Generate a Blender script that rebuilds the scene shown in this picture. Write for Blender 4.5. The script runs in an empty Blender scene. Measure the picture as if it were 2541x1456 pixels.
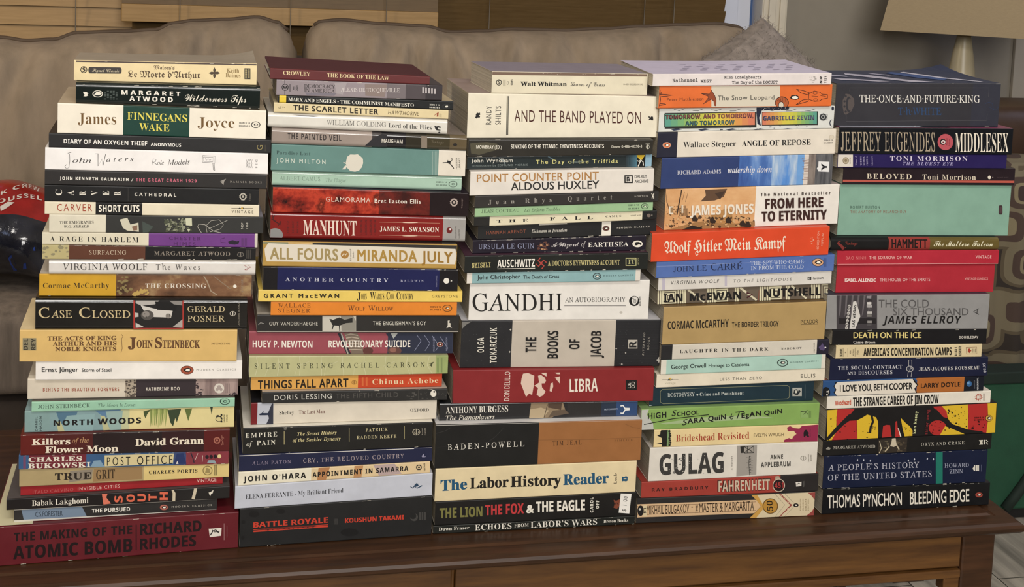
import bpy, math, random
from mathutils import Vector
random.seed(7)
S = bpy.context.scene
COL = S.collection
# ------------------------------------------------------------------ camera
TZ = 0.46                                   # table top height
F, CX, CY = 3200.0, 1270.5, 116.0           # focal length and principal point of the 2541x1456 frame
YAW, PITCH, ROLL = math.radians(12.4), math.radians(5.0), 0.042
CAM = Vector((0.0, -1.315, TZ + 0.648))
_f = Vector((math.sin(YAW)*math.cos(PITCH), math.cos(YAW)*math.cos(PITCH), -math.sin(PITCH)))
_r0 = Vector((math.cos(YAW), -math.sin(YAW), 0.0)); _u0 = _r0.cross(_f)
_r = _r0*math.cos(ROLL) + _u0*math.sin(ROLL); _u = -_r0*math.sin(ROLL) + _u0*math.cos(ROLL)
cd = bpy.data.cameras.new('camera'); cam = bpy.data.objects.new('camera', cd); COL.objects.link(cam)
cd.sensor_width = 36.0; cd.lens = 36.0*F/2541.0; cd.shift_y = -(728.0-CY)/2541.0; cd.clip_start = 0.05
from mathutils import Matrix
cam.matrix_world = Matrix(((_r.x, _u.x, -_f.x, CAM.x), (_r.y, _u.y, -_f.y, CAM.y), (_r.z, _u.z, -_f.z, CAM.z), (0, 0, 0, 1)))
S.camera = cam
# ------------------------------------------------------------------ world, lamps, exposure
W = bpy.data.worlds.new('dusk'); S.world = W; W.use_nodes = True
bg = W.node_tree.nodes['Background']; bg.inputs[0].default_value = (0.22, 0.42, 1.0, 1); bg.inputs[1].default_value = 1.6
S.view_settings.view_transform = 'Standard'; S.view_settings.look = 'None'
S.view_settings.gamma = 1.0; S.view_settings.use_curve_mapping = False; S.view_settings.exposure = -0.60
def area(name, loc, target, sx, sy, power, color):
    l = bpy.data.lights.new(name, 'AREA'); l.shape = 'RECTANGLE'; l.size = sx; l.size_y = sy; l.energy = power; l.color = color
    o = bpy.data.objects.new(name, l); COL.objects.link(o); o.location = loc
    o.rotation_euler = (Vector(target)-Vector(loc)).to_track_quat('-Z', 'Y').to_euler(); return o
area('ceiling_light', (0.05, -1.5, 2.42), (0.15, 0.0, 0.7), 1.1, 0.35, 36, (1.0, 0.96, 0.91))
area('front_fill_light', (0.35, -2.95, 1.75), (0.35, 0.0, 0.75), 1.5, 1.0, 105, (1.0, 0.97, 0.93))  # unseen fill behind the camera, added to light the spines evenly
area('left_fill_light', (-1.45, 0.35, 1.75), (-0.1, 1.5, 0.9), 0.3, 0.3, 15, (1.0, 0.85, 0.64))  # unseen lamp, added to brighten the left blinds and cushions
area('wall_fill_light', (1.6, 0.2, 2.45), (1.75, 1.7, 0.8), 0.4, 0.4, 16, (1.0, 0.95, 0.88))  # unseen fill, added to lift the wall and pillow
area('side_blue_light', (2.75, 0.35, 1.75), (0.6, 0.2, 0.8), 0.9, 0.9, 9, (0.55, 0.66, 1.0))  # unseen bluish source, added to tint the right-hand cover tops
# ------------------------------------------------------------------ pixel <-> place
def ray(x, y): return _f*F + _r*(x-CX) - _u*(y-CY)
def at(x, y, Y):
    d = ray(x, y); return CAM + d*((Y-CAM.y)/d.y)
def atz(x, y, z):
    d = ray(x, y); return CAM + d*((z-CAM.z)/d.z)
# ------------------------------------------------------------------ materials
def lin(h):
    if not isinstance(h, str): return h
    h = h.lstrip('#'); c = [int(h[i:i+2], 16)/255 for i in (0, 2, 4)]
    return tuple(x/12.92 if x <= 0.04045 else ((x+0.055)/1.055)**2.4 for x in c)
_M = {}
def stock(c):                                # pigments on paper: deep inks are denser than they look on screen
    L = lin(c); y = .3*L[0]+.6*L[1]+.1*L[2]; k = .62+.38*min(1.0, y/.22); return tuple(x*k for x in L)
def nt(name):
    m = bpy.data.materials.new(name); m.use_nodes = True; t = m.node_tree
    return m, t, t.nodes['Principled BSDF']
def ramp(t, stops, fac, mode='LINEAR'):
    n = t.nodes.new('ShaderNodeValToRGB'); e = n.color_ramp; e.interpolation = mode
    while len(e.elements) < len(stops): e.elements.new(0.5)
    for el, (p, c) in zip(e.elements, stops): el.position = p; el.color = (*lin(c), 1)
    t.links.new(fac, n.inputs[0]); return n.outputs[0]
def coords(t, scale=(1, 1, 1), space='Object'):
    tc = t.nodes.new('ShaderNodeTexCoord'); mp = t.nodes.new('ShaderNodeMapping'); mp.inputs['Scale'].default_value = scale
    t.links.new(tc.outputs[space], mp.inputs[0]); return mp.outputs[0]
def noise(t, vec, scale, detail=4, rough=0.55):
    n = t.nodes.new('ShaderNodeTexNoise'); n.inputs['Scale'].default_value = scale; n.inputs['Detail'].default_value = detail
    n.inputs['Roughness'].default_value = rough; t.links.new(vec, n.inputs['Vector']); return n.outputs[0]
def bump(t, b, h, strength, dist):
    n = t.nodes.new('ShaderNodeBump'); n.inputs['Strength'].default_value = strength; n.inputs['Distance'].default_value = dist
    t.links.new(h, n.inputs['Height']); t.links.new(n.outputs[0], b.inputs['Normal'])
def ink(c):                                  # printed lettering
    k = ('ink', c)
    if k not in _M:
        m, t, b = nt('print_'+c); b.inputs['Base Color'].default_value = (*[x*.92 for x in stock(c)], 1); b.inputs['Roughness'].default_value = 0.5; b.inputs['Specular IOR Level'].default_value = .3; _M[k] = m
    return _M[k]
def paper(c, rough=0.42):                    # cover stock: a flat colour with faint mottling, or a printed picture (scale, stretch, stops)
    k = ('cov', str(c), rough)
    if k in _M: return _M[k]
    m, t, b = nt('cover'); b.inputs['Roughness'].default_value = rough; v = coords(t); b.inputs['Specular IOR Level'].default_value = .28 if rough > .22 else .6
    if isinstance(c, str):
        L = stock(c); n = noise(t, v, 55, 5)
        lo = tuple(x*0.93 for x in L); hi = tuple(min(1, x*1.05+0.002) for x in L)
        t.links.new(ramp(t, [(0.3, lo), (0.7, hi)], n), b.inputs['Base Color'])
    else:
        sc, st, stops = c; v2 = coords(t, st); n = noise(t, v2, sc, 6, 0.6)
        t.links.new(ramp(t, stops, n), b.inputs['Base Color'])
    n2 = noise(t, v, 160, 3); bump(t, b, n2, 0.12, 0.0006); _M[k] = m; return m
def simple(name, c, rough=0.6, metal=0.0, bs=0, bd=0.001, bst=0.3, var=0.12, vs=20, stretch=(1, 1, 1), coat=0.0):
    m, t, b = nt(name); L = lin(c); b.inputs['Roughness'].default_value = rough; b.inputs['Metallic'].default_value = metal
    b.inputs['Coat Weight'].default_value = coat
    v = coords(t, stretch); n = noise(t, v, vs, 6)
    t.links.new(ramp(t, [(0.3, tuple(x*(1-var) for x in L)), (0.7, tuple(min(1, x*(1+var)) for x in L))], n), b.inputs['Base Color'])
    if bs: bump(t, b, noise(t, v, bs, 4), bst, bd)
    return m
def pages_mat():
    m, t, b = nt('page_edges'); b.inputs['Roughness'].default_value = 0.8; v = coords(t, (3, 3, 900)); n = noise(t, v, 1.5, 3)
    t.links.new(ramp(t, [(0.3, 'a39a88'), (0.7, 'cfc6b2')], n), b.inputs['Base Color']); bump(t, b, n, 0.3, 0.0004); return m
PAGES = pages_mat(); INNER = simple('inner_cover', 'd8d0c0', 0.7)
# ------------------------------------------------------------------ objects
def empty(name, loc):
    o = bpy.data.objects.new(name, None); COL.objects.link(o); o.location = loc; o.empty_display_size = 0.02; return o
def mesh(name, vs, fs, mats, mi=None, parent=None, origin=None, smooth=False):
    org = Vector(origin) if origin is not None else (parent.matrix_basis.translation if parent is not None else Vector())
    if parent is not None and parent.parent is not None: org = org + parent.parent.matrix_basis.translation
    me = bpy.data.meshes.new(name); me.from_pydata([Vector(v)-org for v in vs], [], fs)
    for m in mats: me.materials.append(m)
    if mi: me.polygons.foreach_set('material_index', mi)
    if smooth: me.polygons.foreach_set('use_smooth', [True]*len(fs))
    me.validate(); me.update()
    o = bpy.data.objects.new(name, me); COL.objects.link(o)
    if parent is not None: o.parent = parent
    else: o.location = org
    return o
def tag(o, label, cat, group=None, kind=None):
    if label: o['label'] = label
    if cat: o['category'] = cat
    if group: o['group'] = group
    if kind: o['kind'] = kind
    return o
# ------------------------------------------------------------------ lettering
_ITAL = {'h': '\u210e'}
_SCR = {}
def _map(s, U, L, D=None, ex={}):
    o = ''
    for ch in s:
        if ch in ex: o += ex[ch]
        elif 'A' <= ch <= 'Z': o += chr(U+ord(ch)-65)
        elif 'a' <= ch <= 'z': o += chr(L+ord(ch)-97)
        elif '0' <= ch <= '9' and D: o += chr(D+ord(ch)-48)
        else: o += ch
    return o
STY = {  # name: (upper, lower, digit, exceptions, offset, shear)
 'n': (None, 0, 0, {}, 0.0, 0), 'm': (None, 0, 0, {}, 0.0, 0), 'b': (None, 0, 0, {}, 0.0, 0), 'o': (None, 0, 0, {}, 0.0, 0.22),
 'S': (0x1D5D4, 0x1D5EE, 0x1D7EC, {}, 0.0, 0), 'SS': (0x1D5D4, 0x1D5EE, 0x1D7EC, {}, 0.0, 0), 'SO': (0x1D5D4, 0x1D5EE, 0x1D7EC, {}, 0.0, 0.2),
 'R': (0x1D400, 0x1D41A, 0x1D7CE, {}, 0.0, 0), 'q': (0x1D400, 0x1D41A, 0x1D7CE, {}, -0.006, 0), 'RR': (0x1D400, 0x1D41A, 0x1D7CE, {}, 0.0, 0),
 'r': (0x1D434, 0x1D44E, 0x1D7CE, _ITAL, 0.004, -0.27), 'i': (0x1D434, 0x1D44E, None, _ITAL, 0.003, 0), 'I': (0x1D468, 0x1D482, None, {}, 0, 0),
 'sc': (0x1D4D0, 0x1D4EA, None, {}, 0.0, 0), 'fr': (0x1D56C, 0x1D586, None, {}, 0.0, 0), 'mo': (0x1D670, 0x1D68A, 0x1D7F6, {}, 0.0, 0), 'si': (0x1D608, 0x1D622, None, {}, 0.0, 0)}
WT = {'m': (.013, .006), 'b': (.030, .018), 'SS': (.016, .008), 'RR': (.014, .008), 'mo': (.02, .012)}   # extra weight, printed as overlapping passes
_TX = {}
def glyphs(text, sty, sp):
    k = (text, sty, sp)
    if k in _TX: return _TX[k]
    U, L, D, ex, off, sh = STY[sty]
    cu = bpy.data.curves.new('t', 'FONT'); cu.body = text if U is None else _map(text, U, L, D, ex)
    cu.offset = off; cu.shear = sh; cu.resolution_u = 3; cu.space_character = sp
    o = bpy.data.objects.new('t', cu); COL.objects.link(o)
    me = o.evaluated_get(bpy.context.evaluated_depsgraph_get()).to_mesh()
    vs = [(v.co.x, v.co.y) for v in me.vertices]; fs = [tuple(p.vertices) for p in me.polygons]
    o.evaluated_get(bpy.context.evaluated_depsgraph_get()).to_mesh_clear()
    bpy.data.objects.remove(o); bpy.data.curves.remove(cu)
    _TX[k] = (vs, fs); return _TX[k]
CAPH = {}
def caph(sty):
    if sty not in CAPH: CAPH[sty] = max(v[1] for v in glyphs('H', sty, 1.0)[0])
    return CAPH[sty]
# ------------------------------------------------------------------ drawing items, in the pixel frame (X, Y) of a crop of the photograph
FR = {'A1': (0, 100, 3.64), 'A2': (0, 480, 3.64), 'A3': (0, 860, 3.737), 'A4': (0, 1100, 3.737),
      'B1': (600, 120, 3.832), 'B2': (600, 480, 3.64), 'B3': (560, 850, 4.098), 'B4': (560, 1080, 4.098),
      'C1': (1050, 140, 4.033), 'C2': (1050, 460, 4.033), 'C3': (1050, 780, 4.033), 'C4': (1050, 1020, 4.033),
      'D1': (1540, 140, 4.538), 'D2': (1540, 440, 4.538), 'D3': (1540, 720, 4.538), 'D4': (1540, 980, 4.282),
      'E1': (2020, 150, 4.854), 'E2': (2020, 430, 4.697), 'E3': (2020, 710, 4.697), 'E4': (2020, 980, 4.551)}
def t(text, sty, x0, y0, x1, y1, h, c, sp=1.0): return ('t', text, sty, x0, y0, x1, y1, h, c, sp)
def p(pts, c): return ('p', pts, c)
def r(x0, x1, y0, y1, c, s=0.0):             # s: slope of the top and bottom edge
    d = (x1-x0)*s; return ('p', [(x0, y0), (x1, y0+d), (x1, y1+d), (x0, y1)], c)
def e(x, y, rx, ry, c, n=28): return ('p', [(x+rx*math.cos(i*2*math.pi/n), y+ry*math.sin(i*2*math.pi/n)) for i in range(n)], c)
def l(pts, w, c): return ('l', pts, w, c)
def pc(x, y, c, *q):                         # polygon from offsets round a centre
    return ('p', [(x+q[i], y+q[i+1]) for i in range(0, len(q), 2)], c)
def peng(x, y, rx, ry, ring, body='f2ede0', coat='1c1a1a', rim=None):   # oval publisher's mark with a bird on its side
    out = []
    if rim: out.append(e(x, y, rx*1.1, ry*1.12, rim))
    if ring: out.append(e(x, y, rx, ry, ring))
    return out+[pc(x, y, coat, -.62*rx, 0, -.35*rx, -.42*ry, .25*rx, -.58*ry, .62*rx, -.3*ry, .7*rx, .1*ry, .3*rx, .55*ry, -.3*rx, .45*ry),
                pc(x, y, body, -.3*rx, .05*ry, -.05*rx, -.28*ry, .4*rx, -.33*ry, .5*rx, .05*ry, .3*rx, .34*ry, -.1*rx, .3*ry)]
def ringp(x, y, rx, ry, c, inner): return [e(x, y, rx, ry, c), e(x, y, rx*.82, ry*.82, inner)]
def grad(x0, x1, y0, y1, cols, s=0.0, n=14):
    out = []
    for i in range(n):
        f = i/(n-1)*(len(cols)-1); j = min(int(f), len(cols)-2); f -= j
        a, b = [tuple(int(cols[k][q:q+2], 16) for q in (0, 2, 4)) for k in (j, j+1)]
        c = '%02x%02x%02x' % tuple(int(a[q]*(1-f)+b[q]*f) for q in range(3))
        xa, xb = x0+(x1-x0)*i/n, x0+(x1-x0)*(i+1)/n
        out.append(r(xa, xb, y0+(xa-x0)*s, y1+(xa-x0)*s, c, s))
    return out
def specks(x0, x1, y0, y1, n, c, lo=3, hi=8, s=0.0, seed=1):
    g = random.Random(seed); out = []
    for _ in range(n):
        x = g.uniform(x0, x1); y = g.uniform(y0, y1)+(x-x0)*s; a = g.uniform(lo, hi); b = a*g.uniform(.4, 1)
        k = g.randint(4, 7); ph = g.uniform(0, 6)
        out.append(('p', [(x+a*g.uniform(.6, 1.2)*math.cos(ph+i*6.283/k), y+b*g.uniform(.6, 1.2)*math.sin(ph+i*6.283/k)) for i in range(k)], c))
    return out
def flower(x, y, R, c, inner):               # round scalloped mark
    return [('p', [(x+R*(1 if i % 2 else .84)*math.cos(i*math.pi/14), y+R*(1 if i % 2 else .84)*math.sin(i*math.pi/14)) for i in range(28)], c), e(x, y, R*.58, R*.58, inner), e(x, y, R*.3, R*.3, c)]
class Stack:
    def __init__(s, n, first, last):
        s.books = []; s.n = n
class Plane:
    def __init__(s, P0, tt, a0): s.P0 = P0; s.t = tt; s.n = Vector((-tt.y, tt.x, 0)); s.a0 = a0
    def hit(s, x, y):
        d = ray(x, y); k = (s.P0-CAM).dot(s.n)/d.dot(s.n); P = CAM+d*k
        return (P-s.P0).dot(s.t)+s.a0, P.z
    def world(s, a, z, d=0.0):
        q = s.P0+s.t*(a-s.a0)+s.n*d; return Vector((q.x, q.y, z))
ORD = ['first', 'second', 'third', 'fourth', 'fifth']
def build_stack(k, books):
    bot = books[-1]; q = bot['q']
    PL = atz(q[0], q[4], TZ); PR = atz(q[1], q[5], TZ); tt = (PR-PL); tt.z = 0; tt.normalize()
    nn = Vector((-tt.y, tt.x, 0)); s = 0.0; prev = None
    for b in reversed(books):                # from the table upwards: how far back each spine stands
        q = b['q']
        if prev is not None:
            xm = (max(q[0], prev['q'][0])+min(q[1], prev['q'][1]))/2
            def yy(bk, i, j): qq = bk['q']; return qq[i]+(qq[j]-qq[i])*(xm-qq[0])/(qq[1]-qq[0])
            gap = yy(prev, 2, 3)-yy(b, 4, 5)
            if gap > 4.0:
                zt = prev['pl'].hit(xm, yy(prev, 2, 3))[1]; d = ray(xm, yy(b, 4, 5)); kk = (zt-CAM.z)/d.z
                s = min(max((CAM+d*kk-PL).dot(nn), s), s+0.010, 0.012)
            else: s *= 0.6
        P0 = PL+nn*s; pl = Plane(P0, tt, 0.0); aL = pl.hit(q[0], (q[2]+q[4])/2)[0]; aR = pl.hit(q[1], (q[3]+q[5])/2)[0]
        if b.get('yaw'):
            P1 = pl.world(aL, 0); P1.z = 0; y = math.radians(b['yaw']); t2 = Vector((tt.x*math.cos(y)-tt.y*math.sin(y), tt.y*math.cos(y)+tt.x*math.sin(y), 0))
            pl = Plane(P1, t2, aL); aR = pl.hit(q[1], (q[3]+q[5])/2)[0]
        b['pl'] = pl; b['aL'] = aL; b['aR'] = aR
        b['zt'] = (pl.hit(q[0], q[2])[1], pl.hit(q[1], q[3])[1]); b['zb'] = (pl.hit(q[0], q[4])[1], pl.hit(q[1], q[5])[1])
        prev = b
    def lv(b, key, a): z = b[key]; return z[0]+(z[1]-z[0])*(a-b['aL'])/(b['aR']-b['aL'])
    bot['zb'] = (TZ+0.0003, TZ+0.0003)
    for up, lo in zip(books[:-1], books[1:]): # contact line between neighbours
        a0 = max(up['aL'], lo['aL']); a1 = min(up['aR'], lo['aR'])
        z0 = (lv(up, 'zb', a0)+lv(lo, 'zt', a0))/2; z1 = (lv(up, 'zb', a1)+lv(lo, 'zt', a1))/2; m = (z1-z0)/(a1-a0)
        f = lambda a: z0+m*(a-a0)
        up['zb'] = (f(up['aL'])+.00008, f(up['aR'])+.00008); lo['zt'] = (f(lo['aL'])-.00008, f(lo['aR'])-.00008)
    for b in reversed(books): build_book(k, b)
def build_book(k, b):
    pl, aL, aR = b['pl'], b['aL'], b['aR']; (zt0, zt1), (zb0, zb1) = b['zt'], b['zb']
    L = aR-aL; T = (zt0+zt1-zb0-zb1)/2; D = b.get('D', 0.63*L)
    ZT = lambda a: zt0+(zt1-zt0)*(a-aL)/L
    ZB = lambda a: zb0+(zb1-zb0)*(a-aL)/L
    rough = b.get('rough', 0.42); fx, fy, fk = FR[b['fr']]; px = lambda X, Y: (fx+X/fk, fy+Y/fk)
    rr = min(b.get('round', 0.0011)*(1.5 if rough < .22 else 1), T*0.36); w = 0.00045 if not b.get('hard') else 0.0022
    root = empty('hardcover_book' if b.get('hard') else 'paperback_book', pl.world((aL+aR)/2, (zb0+zb1)/2, D/2))
    tag(root, b['label'], 'book', 'books of the %s stack' % ORD[k])
    mats = []; ids = {}
    def mid(m):
        if m.name not in ids: ids[m.name] = len(mats); mats.append(m)
        return ids[m.name]
    base = mid(paper(b['c'], rough)); top = mid(paper(b.get('top', b['c'] if isinstance(b['c'], str) else '6a5f55'), rough)); inn = mid(INNER)
    zones = [(aL, base)]
    ym = (fy+(b['q'][2]+b['q'][4])/2*0)
    for X, c in b.get('z', []):
        zones.append((pl.hit(fx+X/fk, (b['q'][2]+b['q'][4])/2)[0], mid(paper(c, rough))))
    curl = b.get('curl'); na = 16 if curl else 1
    st = sorted(set([round(z[0], 5) for z in zones if aL <= z[0] < aR-1e-4]+[aL+L*i/na for i in range(1, na+1)]+[aL]))
    st = [x for i, x in enumerate(st) if i == 0 or x-st[i-1] > 1e-5 or x == aR]
    def zmat(a):
        m = zones[0][1]
        for x, mm in zones:
            if a+1e-5 >= x: m = mm
        return m
    nb = 10 if rr > .002 else 4; prof = []                        # (depth, side, offset, material slot of the strip that starts here)
    prof.append((D, 'b', 0, 'bot'))
    for i in range(nb+1):
        an = i/nb*math.pi/2; prof.append((rr-rr*math.sin(an), 'b', rr-rr*math.cos(an), 'sp'))
    for i in range(nb+1):
        an = i/nb*math.pi/2; prof.append((rr-rr*math.cos(an), 't', rr-rr*math.sin(an), 'sp'))
    nd = 6 if curl else 1
    prof[-1] = (*prof[-1][:3], 'top')
    for i in range(1, nd+1): prof.append((rr+(D-rr)*i/nd, 't', 0, 'top' if i < nd else 'in'))
    for i in range(nd, -1, -1): prof.append((rr+w+(D-rr-w)*i/nd, 't', w, 'in'))
    prof[-1] = (rr+w, 't', w, 'in'); prof += [(w, 't', rr+w, 'in'), (w, 'b', rr+w, 'in'), (rr+w, 'b', w, 'in'), (D, 'b', w, 'in')]
    vs, fs, mi = [], [], []; n = len(prof)
    lift = lambda a, d: curl((a-aL)/L, d/D) if curl else 0.0
    for a in st:
        for d, sd, o, _ in prof:
            z = ZT(a)-o+lift(a, d) if sd == 't' else ZB(a)+o
            vs.append(pl.world(a, z, d))
    for i in range(len(st)-1):
        zm = zmat((st[i]+st[i+1])/2)
        for j in range(n):
            j2 = (j+1) % n; kd = prof[j][3]
            fs.append((i*n+j, i*n+j2, (i+1)*n+j2, (i+1)*n+j)); mi.append({'sp': zm, 'bot': base, 'in': inn}.get(kd, zm if b.get('wrap') else top))
    fs.append(tuple(range(n-1, -1, -1))); mi.append(zmat(aL)); fs.append(tuple((len(st)-1)*n+j for j in range(n))); mi.append(zmat(aR-1e-4))
    for poly, c_ in b.get('tp', []):         # printing on the front cover
        i0 = len(vs); vs.extend([pl.world(aL+L*u, ZT(aL+L*u)+lift(aL+L*u, D*d)+.00045, D*d) for u, d in poly]); fs.append(tuple(range(i0, i0+len(poly)))); mi.append(mid(ink(c_)))
    # printing on the spine
    lay = [0]
    lo_, hi_ = 0.35*rr, 0.35*rr
    def put(poly, faces, m, clamp=True):
        lay[0] += 1; off = 0.00005+0.000006*lay[0]; base_i = len(vs)
        for X, Y in poly:
            a, z = pl.hit(*px(X, Y)); a = min(max(a, aL+.0002), aR-.0002); z = min(max(z, ZB(a)+lo_), ZT(a)-hi_)
            vs.append(pl.world(a, z, -off))
        for f in faces: fs.append(tuple(base_i+i for i in f)); mi.append(m)
    for it in b['it']:
        if it[0] == 't':
            _, text, sty, x0, y0, x1, y1, h, c, sp = it; gv, gf = glyphs(text, sty, sp)
            if not gv: continue
            g0 = min(v[0] for v in gv); g1 = max(v[0] for v in gv); ch = caph(sty)
            Lx = math.hypot(x1-x0, y1-y0); ux, uy = (x1-x0)/Lx, (y1-y0)/Lx
            if abs(ux) > abs(uy): nx, ny = 0.0, -1.0 if ux > 0 else 1.0
            else: nx, ny = (-1.0 if uy < 0 else 1.0), 0.0
            wx, wy = WT.get(sty, (0, 0))
            for dx, dy in (((-wx, -wy), (wx, -wy), (-wx, wy), (wx, wy)) if wx else ((0, 0),)):
                put([(x0+ux*(gx+dx-g0)/(g1-g0)*Lx+nx*(gy+dy)/ch*h, y0+uy*(gx+dx-g0)/(g1-g0)*Lx+ny*(gy+dy)/ch*h) for gx, gy in gv], gf, mid(ink(c)))
        elif it[0] == 'p': put(it[1], [tuple(range(len(it[1])))], mid(ink(it[2])))
        elif it[0] == 'l':
            pts, wd, c = it[1:]; poly = []; fc = []
            for i, (X, Y) in enumerate(pts):
                a = pts[max(i-1, 0)]; d = pts[min(i+1, len(pts)-1)]; dx, dy = d[0]-a[0], d[1]-a[1]; q = math.hypot(dx, dy) or 1
                poly += [(X-dy/q*wd/2, Y+dx/q*wd/2), (X+dy/q*wd/2, Y-dx/q*wd/2)]
                if i: fc.append((2*i-2, 2*i-1, 2*i+1, 2*i))
            put(poly, fc, mid(ink(c)))
    g = random.Random(hash(b['fr'])*0+len(b['label'])*31+int(b['q'][2]))
    for _ in range(b.get('worn', 0)):        # scuffs where the ink has rubbed off the folds
        a = aL+L*g.random(); la = g.uniform(.0006, .006); h = g.uniform(.00025, .0007); up = g.random() < .65
        z = ZT(a)-lo_-h if up else ZB(a)+lo_; lay[0] += 1; i0 = len(vs)
        a2 = min(a+la, aR-.0003)
        for aa, zz in ((a, z), (a2, z+g.uniform(0, .0002)), (a2, z+h), ((a+a2)/2, z+h*g.uniform(.5, 1.3)), (a, z+h*.6)): vs.append(pl.world(aa, min(zz, ZT(aa)-lo_*.6), -0.00008))
        fs.append((i0, i0+1, i0+2, i0+3, i0+4)); mi.append(mid(ink('cfc8b8')))
    mesh('cover', vs, fs, mats, mi, root)
    o = 0.0004; x0, x1 = aL+o, aR-o; d0, d1 = w+.0003, D-.0015; pv = []
    if b.get('hard'): x0 += .0025; x1 -= .0025; d1 -= .003
    q8 = w+.00005; rc = rr+w
    for a in (x0, x1):
        zb_, zt_ = ZB(a), ZT(a)
        for d, z in ((d1, zb_+q8), (rc+.0003, zb_+q8), (d0, zb_+rc), (d0, zt_-rc), (rc+.0003, zt_-q8), (d1, zt_-q8)): pv.append(pl.world(a, z, d))
    mesh('page_block', pv, [(5, 4, 3, 2, 1, 0), (6, 7, 8, 9, 10, 11)]+[(i, (i+1) % 6, 6+(i+1) % 6, 6+i) for i in range(6)], [PAGES], None, root)
    for name, lab, pts, its in b.get('part', []):
        cs = [pl.hit(*px(X, Y)) for X, Y in pts]; f_ = [pl.world(a, z, -.0004) for a, z in cs]; k_ = [pl.world(a, z, -.0001) for a, z in cs]; m_ = len(cs)
        v2 = f_+k_; f2 = [tuple(range(m_)), tuple(range(2*m_-1, m_-1, -1))]+[(i, (i+1) % m_, m_+(i+1) % m_, m_+i) for i in range(m_)]; i2 = [0]*len(f2); mm = [paper('e6e2da')]
        for _, text, sty, xa, ya, xb, yb, h, c, sp in its:
            gv, gf = glyphs(text, sty, sp); g0 = min(v[0] for v in gv); g1 = max(v[0] for v in gv); ch = caph(sty); Lx = math.hypot(xb-xa, yb-ya); ux, uy = (xb-xa)/Lx, (yb-ya)/Lx; i0 = len(v2)
            for gx, gy in gv:
                X = xa+ux*(gx-g0)/(g1-g0)*Lx+uy*gy/ch*h; Y = ya+uy*(gx-g0)/(g1-g0)*Lx-ux*gy/ch*h
                v2.append(pl.world(*pl.hit(*px(X, Y)), -.00045))
            f2 += [tuple(i0+i for i in f) for f in gf]; i2 += [1]*len(gf)
        mm.append(ink('3a3a3a')); po = mesh(name, v2, f2, mm, i2, root); po['label'] = lab
STK = [[], [], [], [], []]
def B(k, fr, q, c, label, it=(), **kw):
    flat = []
    for x in it: flat += x if isinstance(x, list) else [x]
    STK[k].append(dict(fr=fr, q=tuple(float(v) for v in q.split()), c=c, label=label, it=flat, **kw))
# ================================================================== first stack
K = '1d1b1b'; WH = 'ece6da'
def cord(a, d): return 0.0
B(0, 'A1', '183.5 637 149 158 198 208.5', 'e4d0a2', 'Yellowed paperback with blackletter spine lettering and a curled cover, topmost of the first stack', [
  r(686, 2318, 172, 196, '5e504a', .019), e(757, 265, 31, 31, '3a332c'), e(757, 265, 24, 24, 'e4d0a2'), t('S', 'SS', 745, 284, 770, 282, 38, '3a332c'),
  r(815, 1085, 242, 298, '4a4440', .01), e(812, 269, 14, 28, '4a4440'), e(1085, 273, 14, 28, '4a4440'), t('Signet Classic', 'sc', 832, 284, 1078, 288, 30, 'cfc2a4'),
  t('Malory’s', 'fr', 1388, 262, 1578, 266, 36, '6a5644'), t('Le Morte d’Arthur', 'fr', 1155, 331, 1810, 342, 60, '5f4a36'),
  pc(1937, 295, '5a4a38', 0, -52, 12, -28, 8, -10, 28, -14, 52, 0, 28, 12, 8, 10, 14, 28, 0, 50, -14, 28, -8, 10, -28, 14, -54, 0, -28, -12, -8, -10, -12, -28),
  t('Keith', 'q', 2050, 290, 2160, 292, 36, '8a7040'), t('Baines', 'q', 2038, 332, 2172, 336, 36, '8a7040'),
  r(2208, 2262, 252, 350, '3c372e', .02), [r(2214, 2230, 258+i*9, 263+i*9, 'cdbb88') for i in range(10)], [r(2238, 2256, 259+i*7, 262+i*7, 'cdbb88') for i in range(12)]],
  top='9a8f80', curl=lambda u, d: d*d*(.006*max(0, (u-.75)/.25)**2), D=.075, worn=6)
B(0, 'A1', '188 645 205.5 218 256.5 272', '14211f', 'Glossy creased dark green paperback under the yellowed blackletter book', [
  pc(775, 485, 'e8e2d2', -25, -22, 5, -20, 25, -4, 12, 0, 22, 14, 2, 22, -22, 20, -6, 8, -18, 0), ringp(883, 483, 48, 32, 'e8e2d2', '1a2422'), pc(883, 483, 'e8e2d2', -36, 12, -8, -22, 22, -14, 36, 2, 12, 12),
  [r(940+i*26, 958+i*26, 455+j*14, 464+j*14, '4d5853') for i in range(5) for j in range(6) if (i*3+j*5) % 4],
  t('MARGARET', 'SS', 1098, 488, 1628, 502, 38, 'efe9dc', 1.6), t('ATWOOD', 'SS', 1170, 546, 1560, 557, 42, 'efe9dc', 1.5), t('Wilderness Tips', 'sc', 1670, 548, 2225, 560, 62, 'e6e0cf')], rough=.16, worn=22, round=.003)
B(0, 'A1', '143 660 255 276 328.5 344.5', 'e9e1d0', 'Cream paperback with a green middle panel and yellow lettering', [
  t('James', 'q', 705, 755, 1050, 760, 98, '7a5a30'), t('FINNEGANS', 'q', 1150, 715, 1690, 738, 66, 'e6d75c'), t('WAKE', 'q', 1258, 812, 1530, 825, 66, 'e6d75c'),
  t('Joyce', 'q', 1785, 785, 2118, 792, 92, '7a5a30'), t('ISBN 0 14', 'S', 2160, 754, 2258, 756, 16, K), t('00.6286 6', 'S', 2158, 780, 2258, 782, 16, K), ringp(2310, 762, 42, 30, K, 'e9e1d0'), peng(2310, 762, 30, 18, None, 'e9e1d0')],
  z=[(1113, '12463a'), (1712, 'e9e1d0')], top='b8a890')
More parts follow.
